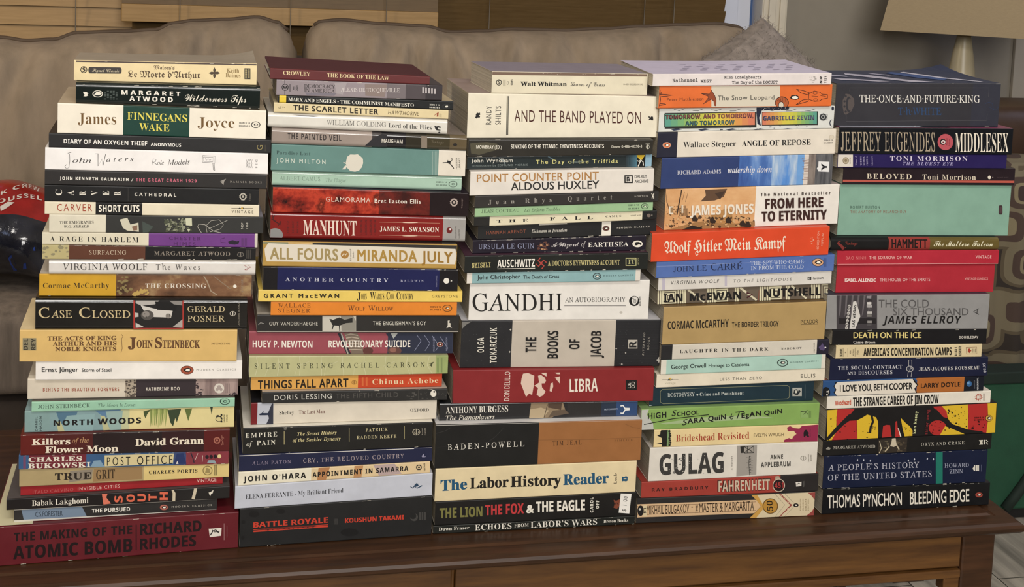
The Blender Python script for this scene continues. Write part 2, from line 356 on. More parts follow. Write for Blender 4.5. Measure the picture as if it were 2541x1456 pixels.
B(0, 'A1', '121 672 331.5 348.5 365 379.5', '2b2a2b', 'Thin black paperback with plain white sans lettering above the white handwritten one', [
  t('DIARY OF AN OXYGEN THIEF', 'S', 575, 928, 1330, 950, 38, 'f0ece4'), t('ANONYMOUS', 'S', 1362, 953, 1636, 962, 30, 'f0ece4'), t('G', 'n', 2372, 990, 2374, 946, 52, '8f8254'), [r(2384+i*14, 2390+i*14, 945, 1000, '5a5443') for i in range(2)]])
B(0, 'A1', '112 665 366 382.5 420 431', 'ebe7e4', 'White paperback with thin handwritten title and a small doodle', [
  l([(645, 1010), (612, 1020), (628, 1030), (630, 1090), (622, 1150), (600, 1160), (585, 1140), (600, 1122)], 4, '55504e'), t('ohn', 'i', 655, 1105, 825, 1108, 44, '55504e'),
  l([(860, 1025), (885, 1022), (885, 1135), (922, 1070), (930, 1132), (955, 1025)], 5, '55504e'), t('aters', 'i', 960, 1098, 1205, 1090, 42, '55504e', 1.5),
  l([(1372, 1125), (1385, 1070), (1410, 1075), (1405, 1095), (1385, 1100), (1420, 1125)], 4, '55504e'), t('ole', 'i', 1420, 1125, 1480, 1125, 40, '55504e'), t('Models', 'i', 1512, 1128, 1715, 1118, 48, '55504e'),
  l([(1830, 1040), (1942, 1045), (1940, 1110), (1828, 1100), (1830, 1040)], 4, '6a6664'), l([(1838, 1052), (1925, 1056), (1922, 1098), (1840, 1092), (1838, 1052)], 3, '6a6664'), l([(1855, 1065), (1862, 1085), (1880, 1068), (1895, 1084), (1912, 1070)], 3, '6a6664'),
  l([(1922, 1110), (1928, 1170), (1940, 1178), (1934, 1112)], 4, '6a6664'), [l([(2222+i*20, 1075), (2236+i*20, 1112), (2222+i*20, 1150)], 3, '7a7674') for i in range(3)], [l([(2240+i*20, 1075), (2226+i*20, 1112), (2240+i*20, 1152)], 3, '7a7674') for i in range(3)], t('F S G', 'n', 2325, 1152, 2326, 1078, 18, '6a6664')])
B(0, 'A1', '111 662 422 435 457 467.5', '33302f', 'Charcoal paperback with white and pink capitals split by a slash', [
  t('JOHN KENNETH GALBRAITH', 'SS', 540, 1258, 1160, 1270, 27, 'ece7dc', 1.35), t('/', 'S', 1186, 1272, 1206, 1272, 30, 'ece7dc'), t('THE GREAT CRASH 1929', 'SS', 1228, 1272, 1776, 1284, 28, 'c8677a', 1.35),
  p([(1988, 1272), (2042, 1250), (2025, 1275), (2018, 1308), (2005, 1290), (1992, 1288), (2012, 1278)], '9a948c'), t('MARINER BOOKS', 'm', 2080, 1286, 2362, 1292, 18, '8d877f', 1.6)])
B(0, 'A1', '110.5 642 459 471 499 509', '1b1b1c', 'Black paperback with a row of sideways serif letters above the cream and black one', [
  [t(ch, 'q', x, 1400, x, y1, 58, 'e5ded0') for ch, x, y1 in (('C', 560, 1345), ('A', 668, 1355), ('R', 776, 1358), ('V', 882, 1358), ('E', 986, 1360), ('R', 1090, 1362))], r(1156, 1159, 1325, 1452, '4a4845'),
  t('CATHEDRAL', 'S', 1216, 1404, 1592, 1412, 28, 'e9e3d6', 1.5), flower(2195, 1412, 36, 'b6b0a2', K), t('Vintage', 'q', 2265, 1450, 2265, 1385, 18, '6d675e')], z=[(1158, '1b1b1c')])
B(0, 'A2', '111 643 499.5 507.5 529 538', 'ddd3ba', 'Cream paperback with red capitals beside a black title block', [
  t('CARVER', 'n', 516, 158, 832, 160, 64, 'a8442e', 1.25), t('SHORT CUTS', 'S', 892, 165, 1260, 166, 62, 'efe9da'), r(2090, 2285, 131, 135, '6a604a'), p([(2150, 138), (2165, 126), (2178, 136), (2196, 124), (2206, 138)], K), e(2186, 132, 9, 8, 'cba23c'), t('VINTAGE', 'm', 2092, 174, 2288, 180, 24, '5a5240', 1.7)],
  z=[(864, '1e1d1d'), (1285, 'ddd3ba')])
B(0, 'A2', '122 653 533.5 538.5 576 577.5', 'd6cfbb', 'Paperback with a cream title block and grey photographs on its spine', [
  t('THE EMIGRANTS', 'q', 538, 275, 846, 272, 26, '3c3934'), t('W.G. SEBALD', 'I', 578, 310, 806, 308, 24, '3c3934'),
  p([(1082, 235), (1150, 218), (1178, 280), (1250, 262), (1255, 345), (1150, 335), (1110, 310)], 'cfcab4'), p([(1190, 300), (1240, 285), (1240, 330), (1205, 335)], '8a6a55'), p([(1285, 250), (1385, 300), (1340, 350), (1290, 352)], '4c5650'),
  specks(1490, 1720, 230, 340, 46, '8e9078', 10, 24, 0, 3), specks(1490, 1720, 230, 340, 40, '565a46', 8, 18, 0, 4), p([(1675, 222), (1732, 220), (1735, 290), (1680, 285)], 'cdcdb0'), p([(1690, 320), (1720, 318), (1705, 350)], 'c5c5a8'),
  l([(1820, 355), (1785, 300), (1795, 275), (1850, 280), (1930, 340), (2000, 355)], 5, 'b0aca2'), l([(1870, 350), (1860, 290), (1905, 245), (1980, 235), (2018, 280), (1990, 320), (1900, 345), (1880, 320), (2055, 240)], 4, 'b0aca2'),
  t('NDP', 'm', 2196, 318, 2198, 262, 20, 'c0bcb0'), t('1358', 'm', 2240, 318, 2240, 262, 18, 'c0bcb0')], z=[(956, '3a3a38')], top='8d8a94')
B(0, 'A2', '105 639 577 582 605 614', 'd5cdb6', 'Cream paperback ending in a purple block, on a thin brown and black one', [
  t('A RAGE IN HARLEM', 'q', 452, 430, 1252, 440, 44, '26221e', 1.35), t('CHESTER', 'm', 1528, 418, 1812, 422, 30, '5a2a68', 1.4), t('HIMES', 'm', 1570, 468, 1766, 472, 32, '5a2a68', 1.4),
  l([(2030, 400), (1995, 410), (1995, 440), (2040, 445)], 6, '5a2a68'), pc(2110, 440, '2c2236', -50, -5, -10, -20, 30, -8, 52, -15, 45, 12, 10, 22, -40, 14), [r(2180+i*30, 2200+i*30, 402, 472, '6a3a7c') for i in range(2)], r(2300, 2328, 372, 488, 'cfc8ba')], z=[(1343, '76408c'), (2302, 'cfc8ba')])
B(0, 'A2', '104.5 634.5 607 614.5 640 645', 'b7ab7c', 'Thin paperback in tan, brown and worn black with pale serif capitals', [
  specks(385, 620, 470, 575, 14, '8e8668', 10, 30, 0, 2), t('SURFACING', 'r', 806, 550, 1140, 552, 38, 'cbb8a0', 1.2), t('MARGARET ATWOOD', 'r', 1394, 556, 2078, 562, 36, '9a9084', 1.2), ringp(2172, 550, 30, 22, '7a736a', '262526'), r(2166, 2178, 532, 568, '7a736a'), [r(2226+i*16, 2232+i*16, 505, 588, '57524c') for i in range(3)]],
  z=[(624, '6a4334'), (1312, '262526')], worn=34, rough=.3)
B(0, 'A2', '121.5 634 645 646 679 682', 'd9d4ce', 'Glossy silvery white paperback with thin black serif capitals', [
  t('VIRGINIA WOOLF', 'r', 568, 688, 1330, 690, 56, '4a4542', 1.1), t('The Waves', 'r', 1408, 688, 1808, 690, 50, '5a5450', 1.35), l([(2208, 650), (2240, 670), (2230, 690), (2210, 688), (2268, 665), (2240, 645)], 4, 'a03a3a')], rough=.14, round=.003)
B(0, 'A2', '97.5 624 682 683.5 733.5 738', 'c7992c', 'Mustard paperback whose spine turns into a brown mountain painting', [
  t('Cormac McCarthy', 'q', 388, 854, 985, 852, 46, '4d3a1c', 1.1), t('THE CROSSING', 'q', 1312, 854, 1862, 856, 42, 'ded5c6', 1.15), e(2122, 838, 16, 16, 'ece6d8'), t('VINTAGE', 'q', 2198, 892, 2196, 775, 18, '8d8070'),
  specks(1060, 1180, 745, 910, 16, '8b7a4e', 8, 26, 0, 5), specks(1210, 1350, 870, 915, 12, 'c0a05a', 10, 30, 0, 6), l([(1840, 745), (1870, 790), (1905, 880), (1960, 915)], 10, 'a5927a'), l([(1930, 745), (2000, 800), (2080, 860)], 7, '8f7c66')],
  z=[(1048, (28, (1, 1, 1.4), [(.3, '3c2a1e'), (.45, '6a4a34'), (.55, '7d5a40'), (.66, 'a58a62'), (.75, '54443a')]))], top='bdb4a6', worn=4)
B(0, 'A2', '87.5 613 741 741 817.5 816.5', '141313', 'Thick glossy black paperback with gold title and a red-framed photograph', [
  t('C', 'r', 348, 1122, 452, 1122, 92, 'cdb98c'), t('ASE', 'r', 462, 1122, 650, 1122, 66, 'cdb98c'), t('C', 'r', 714, 1122, 820, 1122, 92, 'cdb98c'), t('LOSED', 'r', 832, 1122, 1176, 1122, 66, 'cdb98c'),
  r(1205, 1658, 955, 1224, 'b8382f'), r(1216, 1648, 964, 1214, '262424'), p([(1225, 966), (1440, 966), (1400, 1000), (1280, 1012), (1225, 990)], 'b5b0aa'), p([(1270, 1008), (1400, 1040), (1560, 1060), (1545, 1120), (1390, 1115), (1300, 1060)], 'cfcac2'),
  e(1330, 1098, 58, 44, '5d5854'), e(1318, 1090, 32, 28, '8d8680'), pc(1318, 1096, '3a3634', -18, -10, -10, -14, -4, -8, -12, -4), pc(1318, 1110, '3a3634', -8, 4, 14, 0, 8, 8), e(1520, 1105, 24, 22, '8a847c'), [l([(1505+i*12, 1085), (1508+i*12, 1112)], 4, '4a4642') for i in range(3)],
  p([(1218, 1075), (1250, 1080), (1252, 1112), (1220, 1118)], 'bdb8b0'), p([(1225, 1165), (1300, 1205), (1225, 1212)], 'c5c0b8'), p([(1560, 1205), (1648, 1135), (1648, 1212)], 'a8a39c'), p([(1400, 975), (1520, 980), (1600, 1010), (1590, 1060), (1420, 1050)], '1c1a1a'), p([(1530, 968), (1646, 968), (1646, 1010), (1570, 1000)], '8a8580'),
  t('GERALD', 'r', 1694, 1070, 2030, 1068, 52, 'c9b78e', 1.05), t('POSNER', 'r', 1694, 1156, 2030, 1154, 52, 'c9b78e', 1.05), ringp(2102, 1084, 27, 22, 'c9c2b4', K), r(2097, 2107, 1068, 1100, 'c9c2b4'), t('ANCHOR BOOKS', 'r', 2166, 1192, 2164, 985, 16, '8e8678')], rough=.13, round=.003)
B(0, 'A2', '48.5 588 820.5 820.5 896 894', 'd3b06e', 'Thick tan paperback with brown slab lettering, wider than the black book on it', [
  t('THE ACTS OF KING', 'RR', 430, 1326, 1052, 1322, 36, '6f4b2e'), t('ARTHUR AND HIS', 'RR', 478, 1374, 1052, 1370, 36, '6f4b2e'), t('NOBLE KNIGHTS', 'RR', 500, 1422, 1050, 1420, 36, '6f4b2e'), l([(1095, 1270), (1112, 1290), (1098, 1310), (1104, 1400), (1092, 1435)], 5, '8a6a44'),
  t('J', 'RR', 1158, 1394, 1230, 1394, 94, '6f4b2e'), t('OHN', 'RR', 1236, 1392, 1378, 1392, 68, '6f4b2e'), t('S', 'RR', 1402, 1394, 1462, 1394, 94, '6f4b2e'), t('TEINBECK', 'RR', 1468, 1394, 1806, 1394, 70, '6f4b2e'),
  r(205, 328, 1305, 1416, '8d8468'), t('DEL', 'SS', 252, 1412, 252, 1308, 38, '4c4638'), t('REY', 'SS', 320, 1412, 320, 1308, 38, '4c4638'), t('345-27983-3-495', 'm', 1908, 1362, 2076, 1362, 16, '927848')], top='d8c49a', D=.112)
B(0, 'A3', '88.5 600.5 897.5 896 940.5 938', 'e8e3dc', 'White paperback with an orange oval bird mark at the spine end', [
  t('Ernst Jünger', 'm', 388, 234, 728, 232, 42, K), t('Storm of Steel', 'm', 758, 233, 1032, 232, 32, K), peng(1735, 216, 55, 36, 'a8553c', rim='6b3324'), t('MODERN CLASSICS', 'm', 1822, 222, 2188, 218, 16, '9a948c', 1.6)], top='e0dad0')
B(0, 'A3', '68.5 590.5 942 940 988.5 983', 'cfc4b2', 'Beige paperback fading through dark plum into mauve, with small red capitals', [
  t('BEHIND THE BEAUTIFUL FOREVERS', 'S', 398, 414, 1105, 410, 32, '9d4630', 1.3), t('KATHERINE BOO', 'S', 1354, 408, 1665, 404, 32, 'd8cfc2', 1.2), e(2032, 386, 46, 46, 'd8d0c4'), e(2032, 376, 20, 20, 'a89a94'), e(2014, 396, 14, 14, 'a89a94'), e(2050, 396, 14, 14, 'a89a94'), [r(2092+i*16, 2098+i*16, 340, 430, '8a7672') for i in range(3)],
  specks(1160, 1270, 310, 460, 40, '5f544c', 6, 16, 0, 7), specks(1800, 1880, 310, 450, 16, '4a3c40', 8, 18, 0, 8), specks(2120, 2200, 430, 460, 12, '4a3c40', 8, 18, 0, 9)],
  z=[(1160, 'a79a88'), (1262, '40363a'), (1815, (40, (2, 1, .4), [(.35, '7a6764'), (.6, 'a8938c')]))], top='d5ccba')
B(0, 'A3', '78.5 582.5 999 984.5 1021 1007', '94bfa4', 'Thin mint green paperback lying slanted above the watercolour forest book', [
  t('JOHN STEINBECK', 'r', 352, 574, 838, 560, 34, '3d5248', 1.1), t('The Moon Is Down', 'i', 910, 560, 1255, 553, 32, '4d6a5a', 1.1), ringp(2085, 506, 46, 32, '2c4038', '94bfa4'), peng(2085, 506, 32, 20, None, '94bfa4', '2c4038')], top='5a5650', worn=5)
B(0, 'A3', '61 581 1022 1008.5 1074 1059.5', '7f9a98', 'Paperback with a watercolour forest of hanging green boughs on its spine', [
  p([(520, 604), (720, 600), (700, 660), (560, 720)], '55788f'), p([(880, 590), (1120, 582), (1110, 660), (960, 650)], '5d80a0'), p([(620, 640), (880, 620), (860, 780), (560, 790)], '8ba9aa'), p([(980, 600), (1140, 590), (1120, 770), (1020, 775)], '93aea8'), p([(520, 700), (560, 690), (600, 790), (540, 798)], 'b9b98e'), p([(930, 640), (970, 640), (1020, 770), (960, 776)], 'b9b98e'),
  t('DANIEL', 'm', 348, 780, 346, 648, 20, '2e3a3c', 1.2), t('MASON', 'm', 388, 778, 386, 648, 20, '2e3a3c', 1.2), t('NORTH', 'SS', 498, 732, 862, 722, 50, K, 1.25), t('WOODS', 'SS', 908, 720, 1308, 708, 52, K, 1.2),
  p([(1330, 600), (1400, 580), (1365, 625), (1350, 665), (1338, 640)], '4c5b34'), [p([(1392+i*18, 580-i*.5), (1414+i*18, 580-i*.5), (1404+i*16, 700+(i*37) % 50), (1396+i*17, 745-(i*23) % 30)], c) for i, c in enumerate(['7d8a4c', 'aeb46e', '93a05a', '7d8a4c', 'b3b673', '93a05a', '7d8a4c', 'aeb46e', '8e9a56'])],
  p([(1555, 585), (1680, 575), (1640, 700), (1625, 660), (1605, 738), (1580, 700)], '3f4f36'), p([(1712, 575), (1782, 570), (1746, 688)], '66743c'), p([(1950, 556), (1974, 556), (1962, 630)], '3c4a34'),
  [e(2020+i*20, 645+i*8, 16, 12, '2a2a26') for i in range(2)], ringp(2030, 670, 32, 24, '2a2a26', 'd6c890'), [r(2046+i*0, 2062, 625+i*30, 640+i*30, '2a2a26') for i in range(3)], t('RANDOM', 'm', 2086, 698, 2086, 630, 12, '55523c'), t('HOUSE', 'm', 2110, 690, 2110, 630, 12, '55523c')],
  z=[(460, '7f9a9c'), (1110, 'b9bb92'), (1200, 'd6c890')], top='7f9a9c')
B(0, 'A3', '51 569.5 1078 1065 1127.5 1118', '6e231e', 'Dark red paperback with cream slab lettering on two lines', [
  t('Killers', 'RR', 296, 912, 650, 904, 58, 'e8dcc6'), t('of the', 'i', 668, 892, 824, 886, 44, 'b58a62'), t('Flower Moon', 'RR', 422, 984, 1096, 970, 58, 'e8dcc6'), t('David Grann', 'RR', 1256, 918, 1888, 898, 62, 'e8dcc6'), flower(2012, 868, 34, 'a86a58', '6b1e1c'), t('Vintage', 'sc', 2076, 915, 2062, 822, 26, 'a87060')],
  z=[(420, '5a2523'), (860, '2e2022'), (1500, '3c2022'), (1890, '641f1f')], worn=18, rough=.3)
B(0, 'A4', '46.5 567 1132 1119 1163.5 1149.5', '3d618c', 'Blue and red comic style paperback with tall black letters on cream', [
  r(215, 240, 118, 236, '7d4c6c'), p([(870, 160), (930, 155), (970, 215), (840, 218)], '7f9cb0'), p([(970, 110), (1612, 92), (1604, 186), (970, 214)], 'd3c495'), t('CHARLES', 'RR', 266, 172, 758, 160, 42, 'e3dccb', 1.1), t('BUKOWSKI', 'RR', 262, 232, 838, 216, 44, 'e3dccb', 1.1),
  t('POST', 'n', 992, 206, 1208, 200, 78, K, 1.5), t('OFFICE', 'n', 1272, 198, 1600, 188, 80, K, 1.4), p([(1640, 95), (1700, 88), (1730, 188), (1610, 190)], '2c3d72'), p([(1720, 85), (1920, 78), (1900, 180), (1760, 186)], '8c3a44'), l([(1770, 85), (1790, 140), (1800, 178)], 10, '2c2a3a'), l([(1835, 90), (1810, 150)], 5, 'c8b8b0'), l([(1880, 110), (1875, 170)], 4, 'd8ccc0'), p([(1630, 190), (1645, 160), (1655, 190)], 'd8d4cc'), p([(1920, 180), (1935, 155), (1990, 155), (2004, 180)], '8fa0a8'),
  [e(1920+i*38, 124-i*2, 16, 18, '2a1c26') for i in range(3)], e(2034, 118, 18, 18, 'e0cd92')],
  z=[(268, '7a2c38'), (800, '3d618c'), (1612, '40507c'), (1725, '8c3a44')], worn=16, rough=.3)
B(0, 'A4', '48 568 1165.5 1151 1205.5 1180', 'a8956c', 'Tan and cream paperback with worn black poster lettering', [
  p([(650, 255), (860, 240), (850, 330), (640, 360)], '8d8272'), p([(870, 235), (1320, 215), (1320, 330), (860, 355)], '9a7c54'), t('TRUE', 'RR', 510, 340, 848, 328, 62, '33291f', 1.1), t('GRIT', 'R', 892, 332, 1066, 324, 84, '4d3a26', 1.05), t('CHARLES PORTIS', 'RR', 1382, 284, 1830, 268, 30, '2b241c', 1.25), ringp(1925, 250, 46, 44, '8d7a4c', 'd3bc7c'), p([(1900, 275), (1915, 225), (1945, 235), (1950, 275)], '9a8858'), [r(1988+i*9, 1993+i*9, 195, 296, '6e5e3a') for i in range(3)]],
  z=[(1332, 'd3bc7c')])
B(0, 'A4', '51 552.5 1207 1183.5 1232 1199', 'a3252b', 'Thin bright red paperback under the tan and cream poster-lettered one', [
  t('ITALO CALVINO', 'n', 304, 466, 680, 440, 28, 'b8605e', 1.2), t('INVISIBLE CITIES', 'n', 722, 436, 1112, 410, 30, 'dfb8ac', 1.2), t('VINTAGE', 'm', 1826, 362, 2006, 350, 30, 'e2bfb4')])
B(0, 'A4', '16 569.5 1236.5 1207 1264 1235', '211b1b', 'Wide black paperback with sideways orange letters', [
  t('Babak Lakghomi', 'q', 296, 580, 820, 552, 52, 'e6ded0'), p([(945, 456), (998, 452), (985, 500), (1030, 556), (960, 566)], 'd9775f'), [t(ch, 'SS', x, y, x, y-w_, 74, 'd9694e') for ch, x, y, w_ in (('S', 1136, 545, 58), ('O', 1248, 540, 66), ('U', 1350, 535, 66), ('T', 1452, 528, 60), ('H', 1556, 522, 70))],
  l([(1570, 408), (1600, 420), (1614, 460), (1612, 535)], 26, 'cfc2a8'), l([(1812, 394), (1812, 430), (1790, 515)], 28, 'cfc2a8'), p([(1980, 428), (1945, 455), (1935, 450), (1940, 470), (1950, 488), (1958, 466), (1972, 460)], 'e3dccc')], top='5a5452', z=[(930, '211b1b'), (1600, '262322')])
B(0, 'A4', '34.5 538 1264.5 1236.5 1294 1267', '343231', 'Thin dark grey paperback with a blue block and white edges, on the big maroon book', [
  p([(200, 616), (760, 585), (805, 675), (220, 708)], '76889c'), r(128, 2012, 612, 619, 'cfcabf', -.056), r(128, 2012, 712, 730, 'cfcabf', -.054), t('C.S.FORESTER', 'm', 328, 680, 580, 668, 46, '3e4a58'), t('THE PURSUED', 'S', 852, 642, 1206, 625, 36, 'f0ebe0'), peng(1520, 592, 36, 24, 'b06a5c', rim='7a3a30'), t('MODERN CLASSICS', 'm', 1592, 596, 1964, 578, 16, 'a8a298', 1.6)], top='6a6866')
B(0, 'A4', '-20 591 1311 1267 1407 1359.5', '6f1e27', 'Huge maroon paperback with bold black lettering at the bottom of the first stack', [
  t('THE MAKING OF THE', 'SS', 130, 908, 1224, 836, 78, '241214', 1.1), t('ATOMIC BOMB', 'SS', 125, 1072, 1224, 1002, 118, '241214', 1.05), r(1258, 1268, 752, 988, '241214'), t('RICHARD', 'SS', 1300, 848, 1868, 812, 100, '241214'), t('RHODES', 'SS', 1300, 984, 1816, 948, 100, '241214'),
  p([(1935, 790), (2055, 782), (2050, 855), (1945, 868)], 'e5ddd0'), l([(1950, 850), (1975, 810), (2000, 800), (2030, 830)], 9, '2a2222'), l([(1965, 800), (1990, 820), (2035, 815)], 7, '2a2222'), r(2076, 2080, 740, 895, 'b08a88'), r(2104, 2107, 765, 870, 'b08a88')], top='6a1d26', worn=10, D=.155, tp=[([(.004, .012), (.157, .012), (.15, .5), (.155, .99), (.004, .99)], 'd3cca8')])
# ================================================================== second stack
B(1, 'B1', '670.5 1066 168.5 190 195.5 212', '6c2a2b', 'Small maroon hardcover with gold lettering, topmost of the second stack', [
  t('CROWLEY', 'q', 394, 250, 650, 262, 36, 'e3cfa0'), t('THE BOOK OF THE LAW', 'q', 812, 272, 1400, 300, 36, 'e3cfa0')], top='5b3038', hard=1, rough=.5, D=.118)
B(1, 'B1', '686 1097.5 197 209 235 247', '8f8488', 'Mauve grey paperback with a cloudy spine under the maroon hardcover', [
  r(405, 408, 290, 445, K), ringp(412, 370, 33, 32, K, '8f8488'), t('M', 'SS', 390, 384, 434, 386, 26, K), r(452, 466, 340, 410, '6f666a'), t('ME', 'S', 498, 390, 498, 362, 14, K), t('2001', 'S', 534, 402, 535, 352, 22, K),
  p([(880, 330), (1000, 325), (960, 440), (900, 430)], 'a39a9c'), p([(1170, 340), (1380, 345), (1360, 460), (1175, 450)], '8a7a74'), p([(600, 420), (900, 425), (880, 450), (620, 444)], '7d7680'), t('DEMOCRACY', 'r', 594, 374, 886, 382, 34, '322c2c'), t('IN AMERICA', 'r', 594, 414, 884, 424, 34, '322c2c'), t('ALEXIS DE TOCQUEVILLE', 'r', 942, 408, 1502, 416, 36, 'd8d0cc', 1.05), [r(1716+i*28, 1732+i*28, 368+i*4, 425+i*2, 'b8b0b0') for i in range(5)]],
  z=[(1380, '756c6e'), (1560, '544b4e'), (1750, '3d363a')], top='5a5458', worn=6)
B(1, 'B1', '690 1124.5 237.5 253.5 253.5 272', '16191a', 'Very thin black paperback with a yellow tab and white serif capitals', [
  t('MARX AND ENGELS • THE COMMUNIST MANIFESTO', 'q', 442, 500, 1636, 556, 32, 'e8e4d6'), t('ISBN 0 14', 'S', 1786, 542, 1884, 546, 14, 'd8d4c8'), t('04.4478 5', 'S', 1784, 566, 1882, 570, 14, 'd8d4c8'), peng(1942, 552, 40, 26, '2a2c2c', 'e8e4d6', '101010')], z=[(357, 'e0c23a'), (422, '16191a')], top='b9a98c')
B(1, 'B1', '679.5 1112.5 254.5 275 277 293.5', 'd8c79c', 'Thin straw coloured paperback with wide black capitals', [
  t('CL', 'm', 370, 572, 370, 550, 20, '4a4030'), t('7', 'm', 410, 564, 410, 552, 22, '4a4030'), t('THE SCARLET LETTER', 'b', 490, 588, 1296, 628, 50, '2c241a', 1.15), t('HAWTHORNE', 'o', 1390, 626, 1688, 640, 36, '6a583a', 1.2), p([(1822, 642), (1872, 602), (1868, 648), (1852, 648), (1856, 625)], 'a04a34'), r(1880, 1886, 618, 652, '7a6a4c'), r(1892, 1898, 622, 656, '7a6a4c')], top='cbbd98')
B(1, 'B1', '665 1110 279.5 297.5 312 334.5', 'dbd7cd', 'Glossy white paperback in the second stack with plain serif author and title', [
  t('WILLIAM GOLDING', 'r', 808, 725, 1372, 748, 46, '6b6862'), t('Lord of the Flies', 'q', 1394, 752, 1806, 775, 44, '3c3a36'), pc(1860, 758, K, -30, -22, -8, -16, 6, -20, 32, -14, 30, 0, 4, -6, 4, 12, 30, 16, 28, 24, -8, 20, -20, 8), e(1878, 800, 10, 8, K), p([(480, 618), (560, 640), (680, 652), (740, 636), (600, 625)], '8d8a88')], rough=.14, round=.003)
B(1, 'B1', '674 1158 319 336.5 356 373', '9a8d84', 'Glossy taupe paperback that fades to black and brassy brown', [
  t('THE PAINTED VEIL', 'S', 436, 858, 948, 880, 54, '3a3230', 1.15), p([(1170, 928), (1240, 860), (1330, 812), (1380, 822), (1380, 938)], '2c2a2e'), t('MAUGHAM', 'S', 1330, 894, 1530, 904, 36, 'd5cfc2'), t('Vintage', 'sc', 1800, 898, 1920, 905, 30, '6e6450'), e(2028, 915, 20, 14, '241e18'), r(1706, 1762, 832, 950, '85796a', .04)],
  z=[(1240, '4a4444'), (1330, '2a282c'), (1560, '3c382e'), (1760, '4d4634'), (1980, '6a5c44')], rough=.13, round=.0032)
B(1, 'B1', '673 1155 358 377 419.5 436', '62867f', 'Teal paperback with a white apple shape on its spine', [
  t('Paradise Lost', 'q', 330, 1006, 652, 1018, 34, '35504c', 1.2), t('JOHN MILTON', 'm', 330, 1082, 796, 1100, 40, 'ccd3c6', 1.55), pc(1072, 1090, 'd9d3c4', -70, -60, -40, -82, 0, -80, 30, -84, 60, -62, 80, -40, 82, 0, 70, 40, 42, 72, 5, 82, -40, 76, -72, 44, -84, 0), l([(966, 1082), (990, 1094), (1000, 1096)], 7, 'd9d3c4'), p([(952, 1150), (985, 1112), (1002, 1118), (985, 1150)], 'd9d3c4'),
  [r(1812+i*12, 1816+i*12, 978, 1200, '9db0a6') for i in range(5)], l([(1910, 1088), (1955, 1086), (1985, 1100), (2016, 1142)], 8, K), l([(1955, 1086), (1960, 1062)], 6, K), l([(1975, 1092), (2000, 1060), (1996, 1042)], 6, K), e(1972, 1078, 14, 10, K), t('MODERN', 'm', 2050, 1148, 2048, 1042, 14, '6e6a60'), t('LIBRARY', 'm', 2078, 1148, 2076, 1042, 14, '6e6a60')],
  z=[(1872, 'd9d1c2')])
B(1, 'B1', '675 1145.5 424 438.5 459 472', 'a7c3b0', 'Pale glossy mint paperback under the teal apple book', [
  t('ALBERT CAMUS', 'r', 356, 1252, 746, 1262, 40, '7d9484'), t('The Plague', 'i', 798, 1268, 990, 1272, 36, '7d9484'), t('ISBN 0 14', 'S', 1850, 1278, 1950, 1280, 14, '4a584e'), t('01.8020 6', 'S', 1848, 1306, 1950, 1308, 14, '4a584e'), ringp(2008, 1290, 42, 30, '5e7064', 'a7c3b0'), peng(2008, 1290, 28, 18, None, 'a7c3b0', '5e7064')], rough=.15, round=.0028)
B(1, 'B2', '677 1163 466 481.5 523.5 535', (45, (1, 1, 1), [(.34, '2a1414'), (.45, '8a2a20'), (.55, 'b8402c'), (.64, '5a2018'), (.72, 'c8553c')]), 'Paperback with blurred red flames fading to dark plum', [
  t('GLAMORAMA', 'n', 760, 72, 1162, 82, 42, 'e0c8b8', 1.15), t('Bret Easton Ellis', 'm', 1200, 84, 1616, 92, 38, 'ece2d4', 1.2), flower(1916, 80, 38, 'b4a49a', '221a1a'), t('Vintage', 'q', 1996, 132, 1994, 44, 14, '7a6a64')],
  z=[(1240, (45, (1, 1, 1), [(.4, '3a1c1a'), (.58, '6b2620'), (.7, '4a2420')])), (1700, '2b2022')], top='3c3440', rough=.25)
B(1, 'B2', '671 1155 526.5 538 592.5 602', '8e211f', 'Thick red paperback with white western lettering and a grey end block', [
  e(300, 375, 72, 62, '8b8a88'), l([(275, 190), (290, 250), (310, 240)], 6, '4a1512'), l([(300, 195), (270, 230), (345, 280), (350, 250)], 8, '3a1210'), l([(330, 290), (345, 255), (355, 285)], 6, '3a1210'), t('MANHUNT', 'R', 556, 372, 1036, 380, 132, 'e8d3c4', 1.0), [t('THE 12-DAY CHASE'[i*4:i*4+6], 'S', x, 360, x, 248, 15, '5c1816') for i, x in enumerate((424, 470, 512))], [t('LINCOLN', 'S', x, 375, x, 240, 18, '5c1816') for x in (1088, 1130, 1172, 1212)],
  t('JAMES L. SWANSON', 'R', 1246, 340, 1780, 348, 42, 'ebe0d0', 1.1), r(1240, 1790, 256, 259, 'c89a80', .018), e(1520, 262, 70, 5, 'e0c0a8'), r(1240, 1790, 374, 377, 'c89a80', .018), e(1520, 382, 70, 5, 'e0c0a8'), e(1875, 332, 25, 28, '7a1f1c'), e(1882, 322, 9, 9, 'e8e4de'), t('PERENNIAL', 'm', 1940, 402, 1938, 290, 14, '77736e'), t('HARPER', 'm', 1972, 402, 1970, 322, 14, '77736e')],
  z=[(1818, '9d9a96')], rough=.2, round=.003)
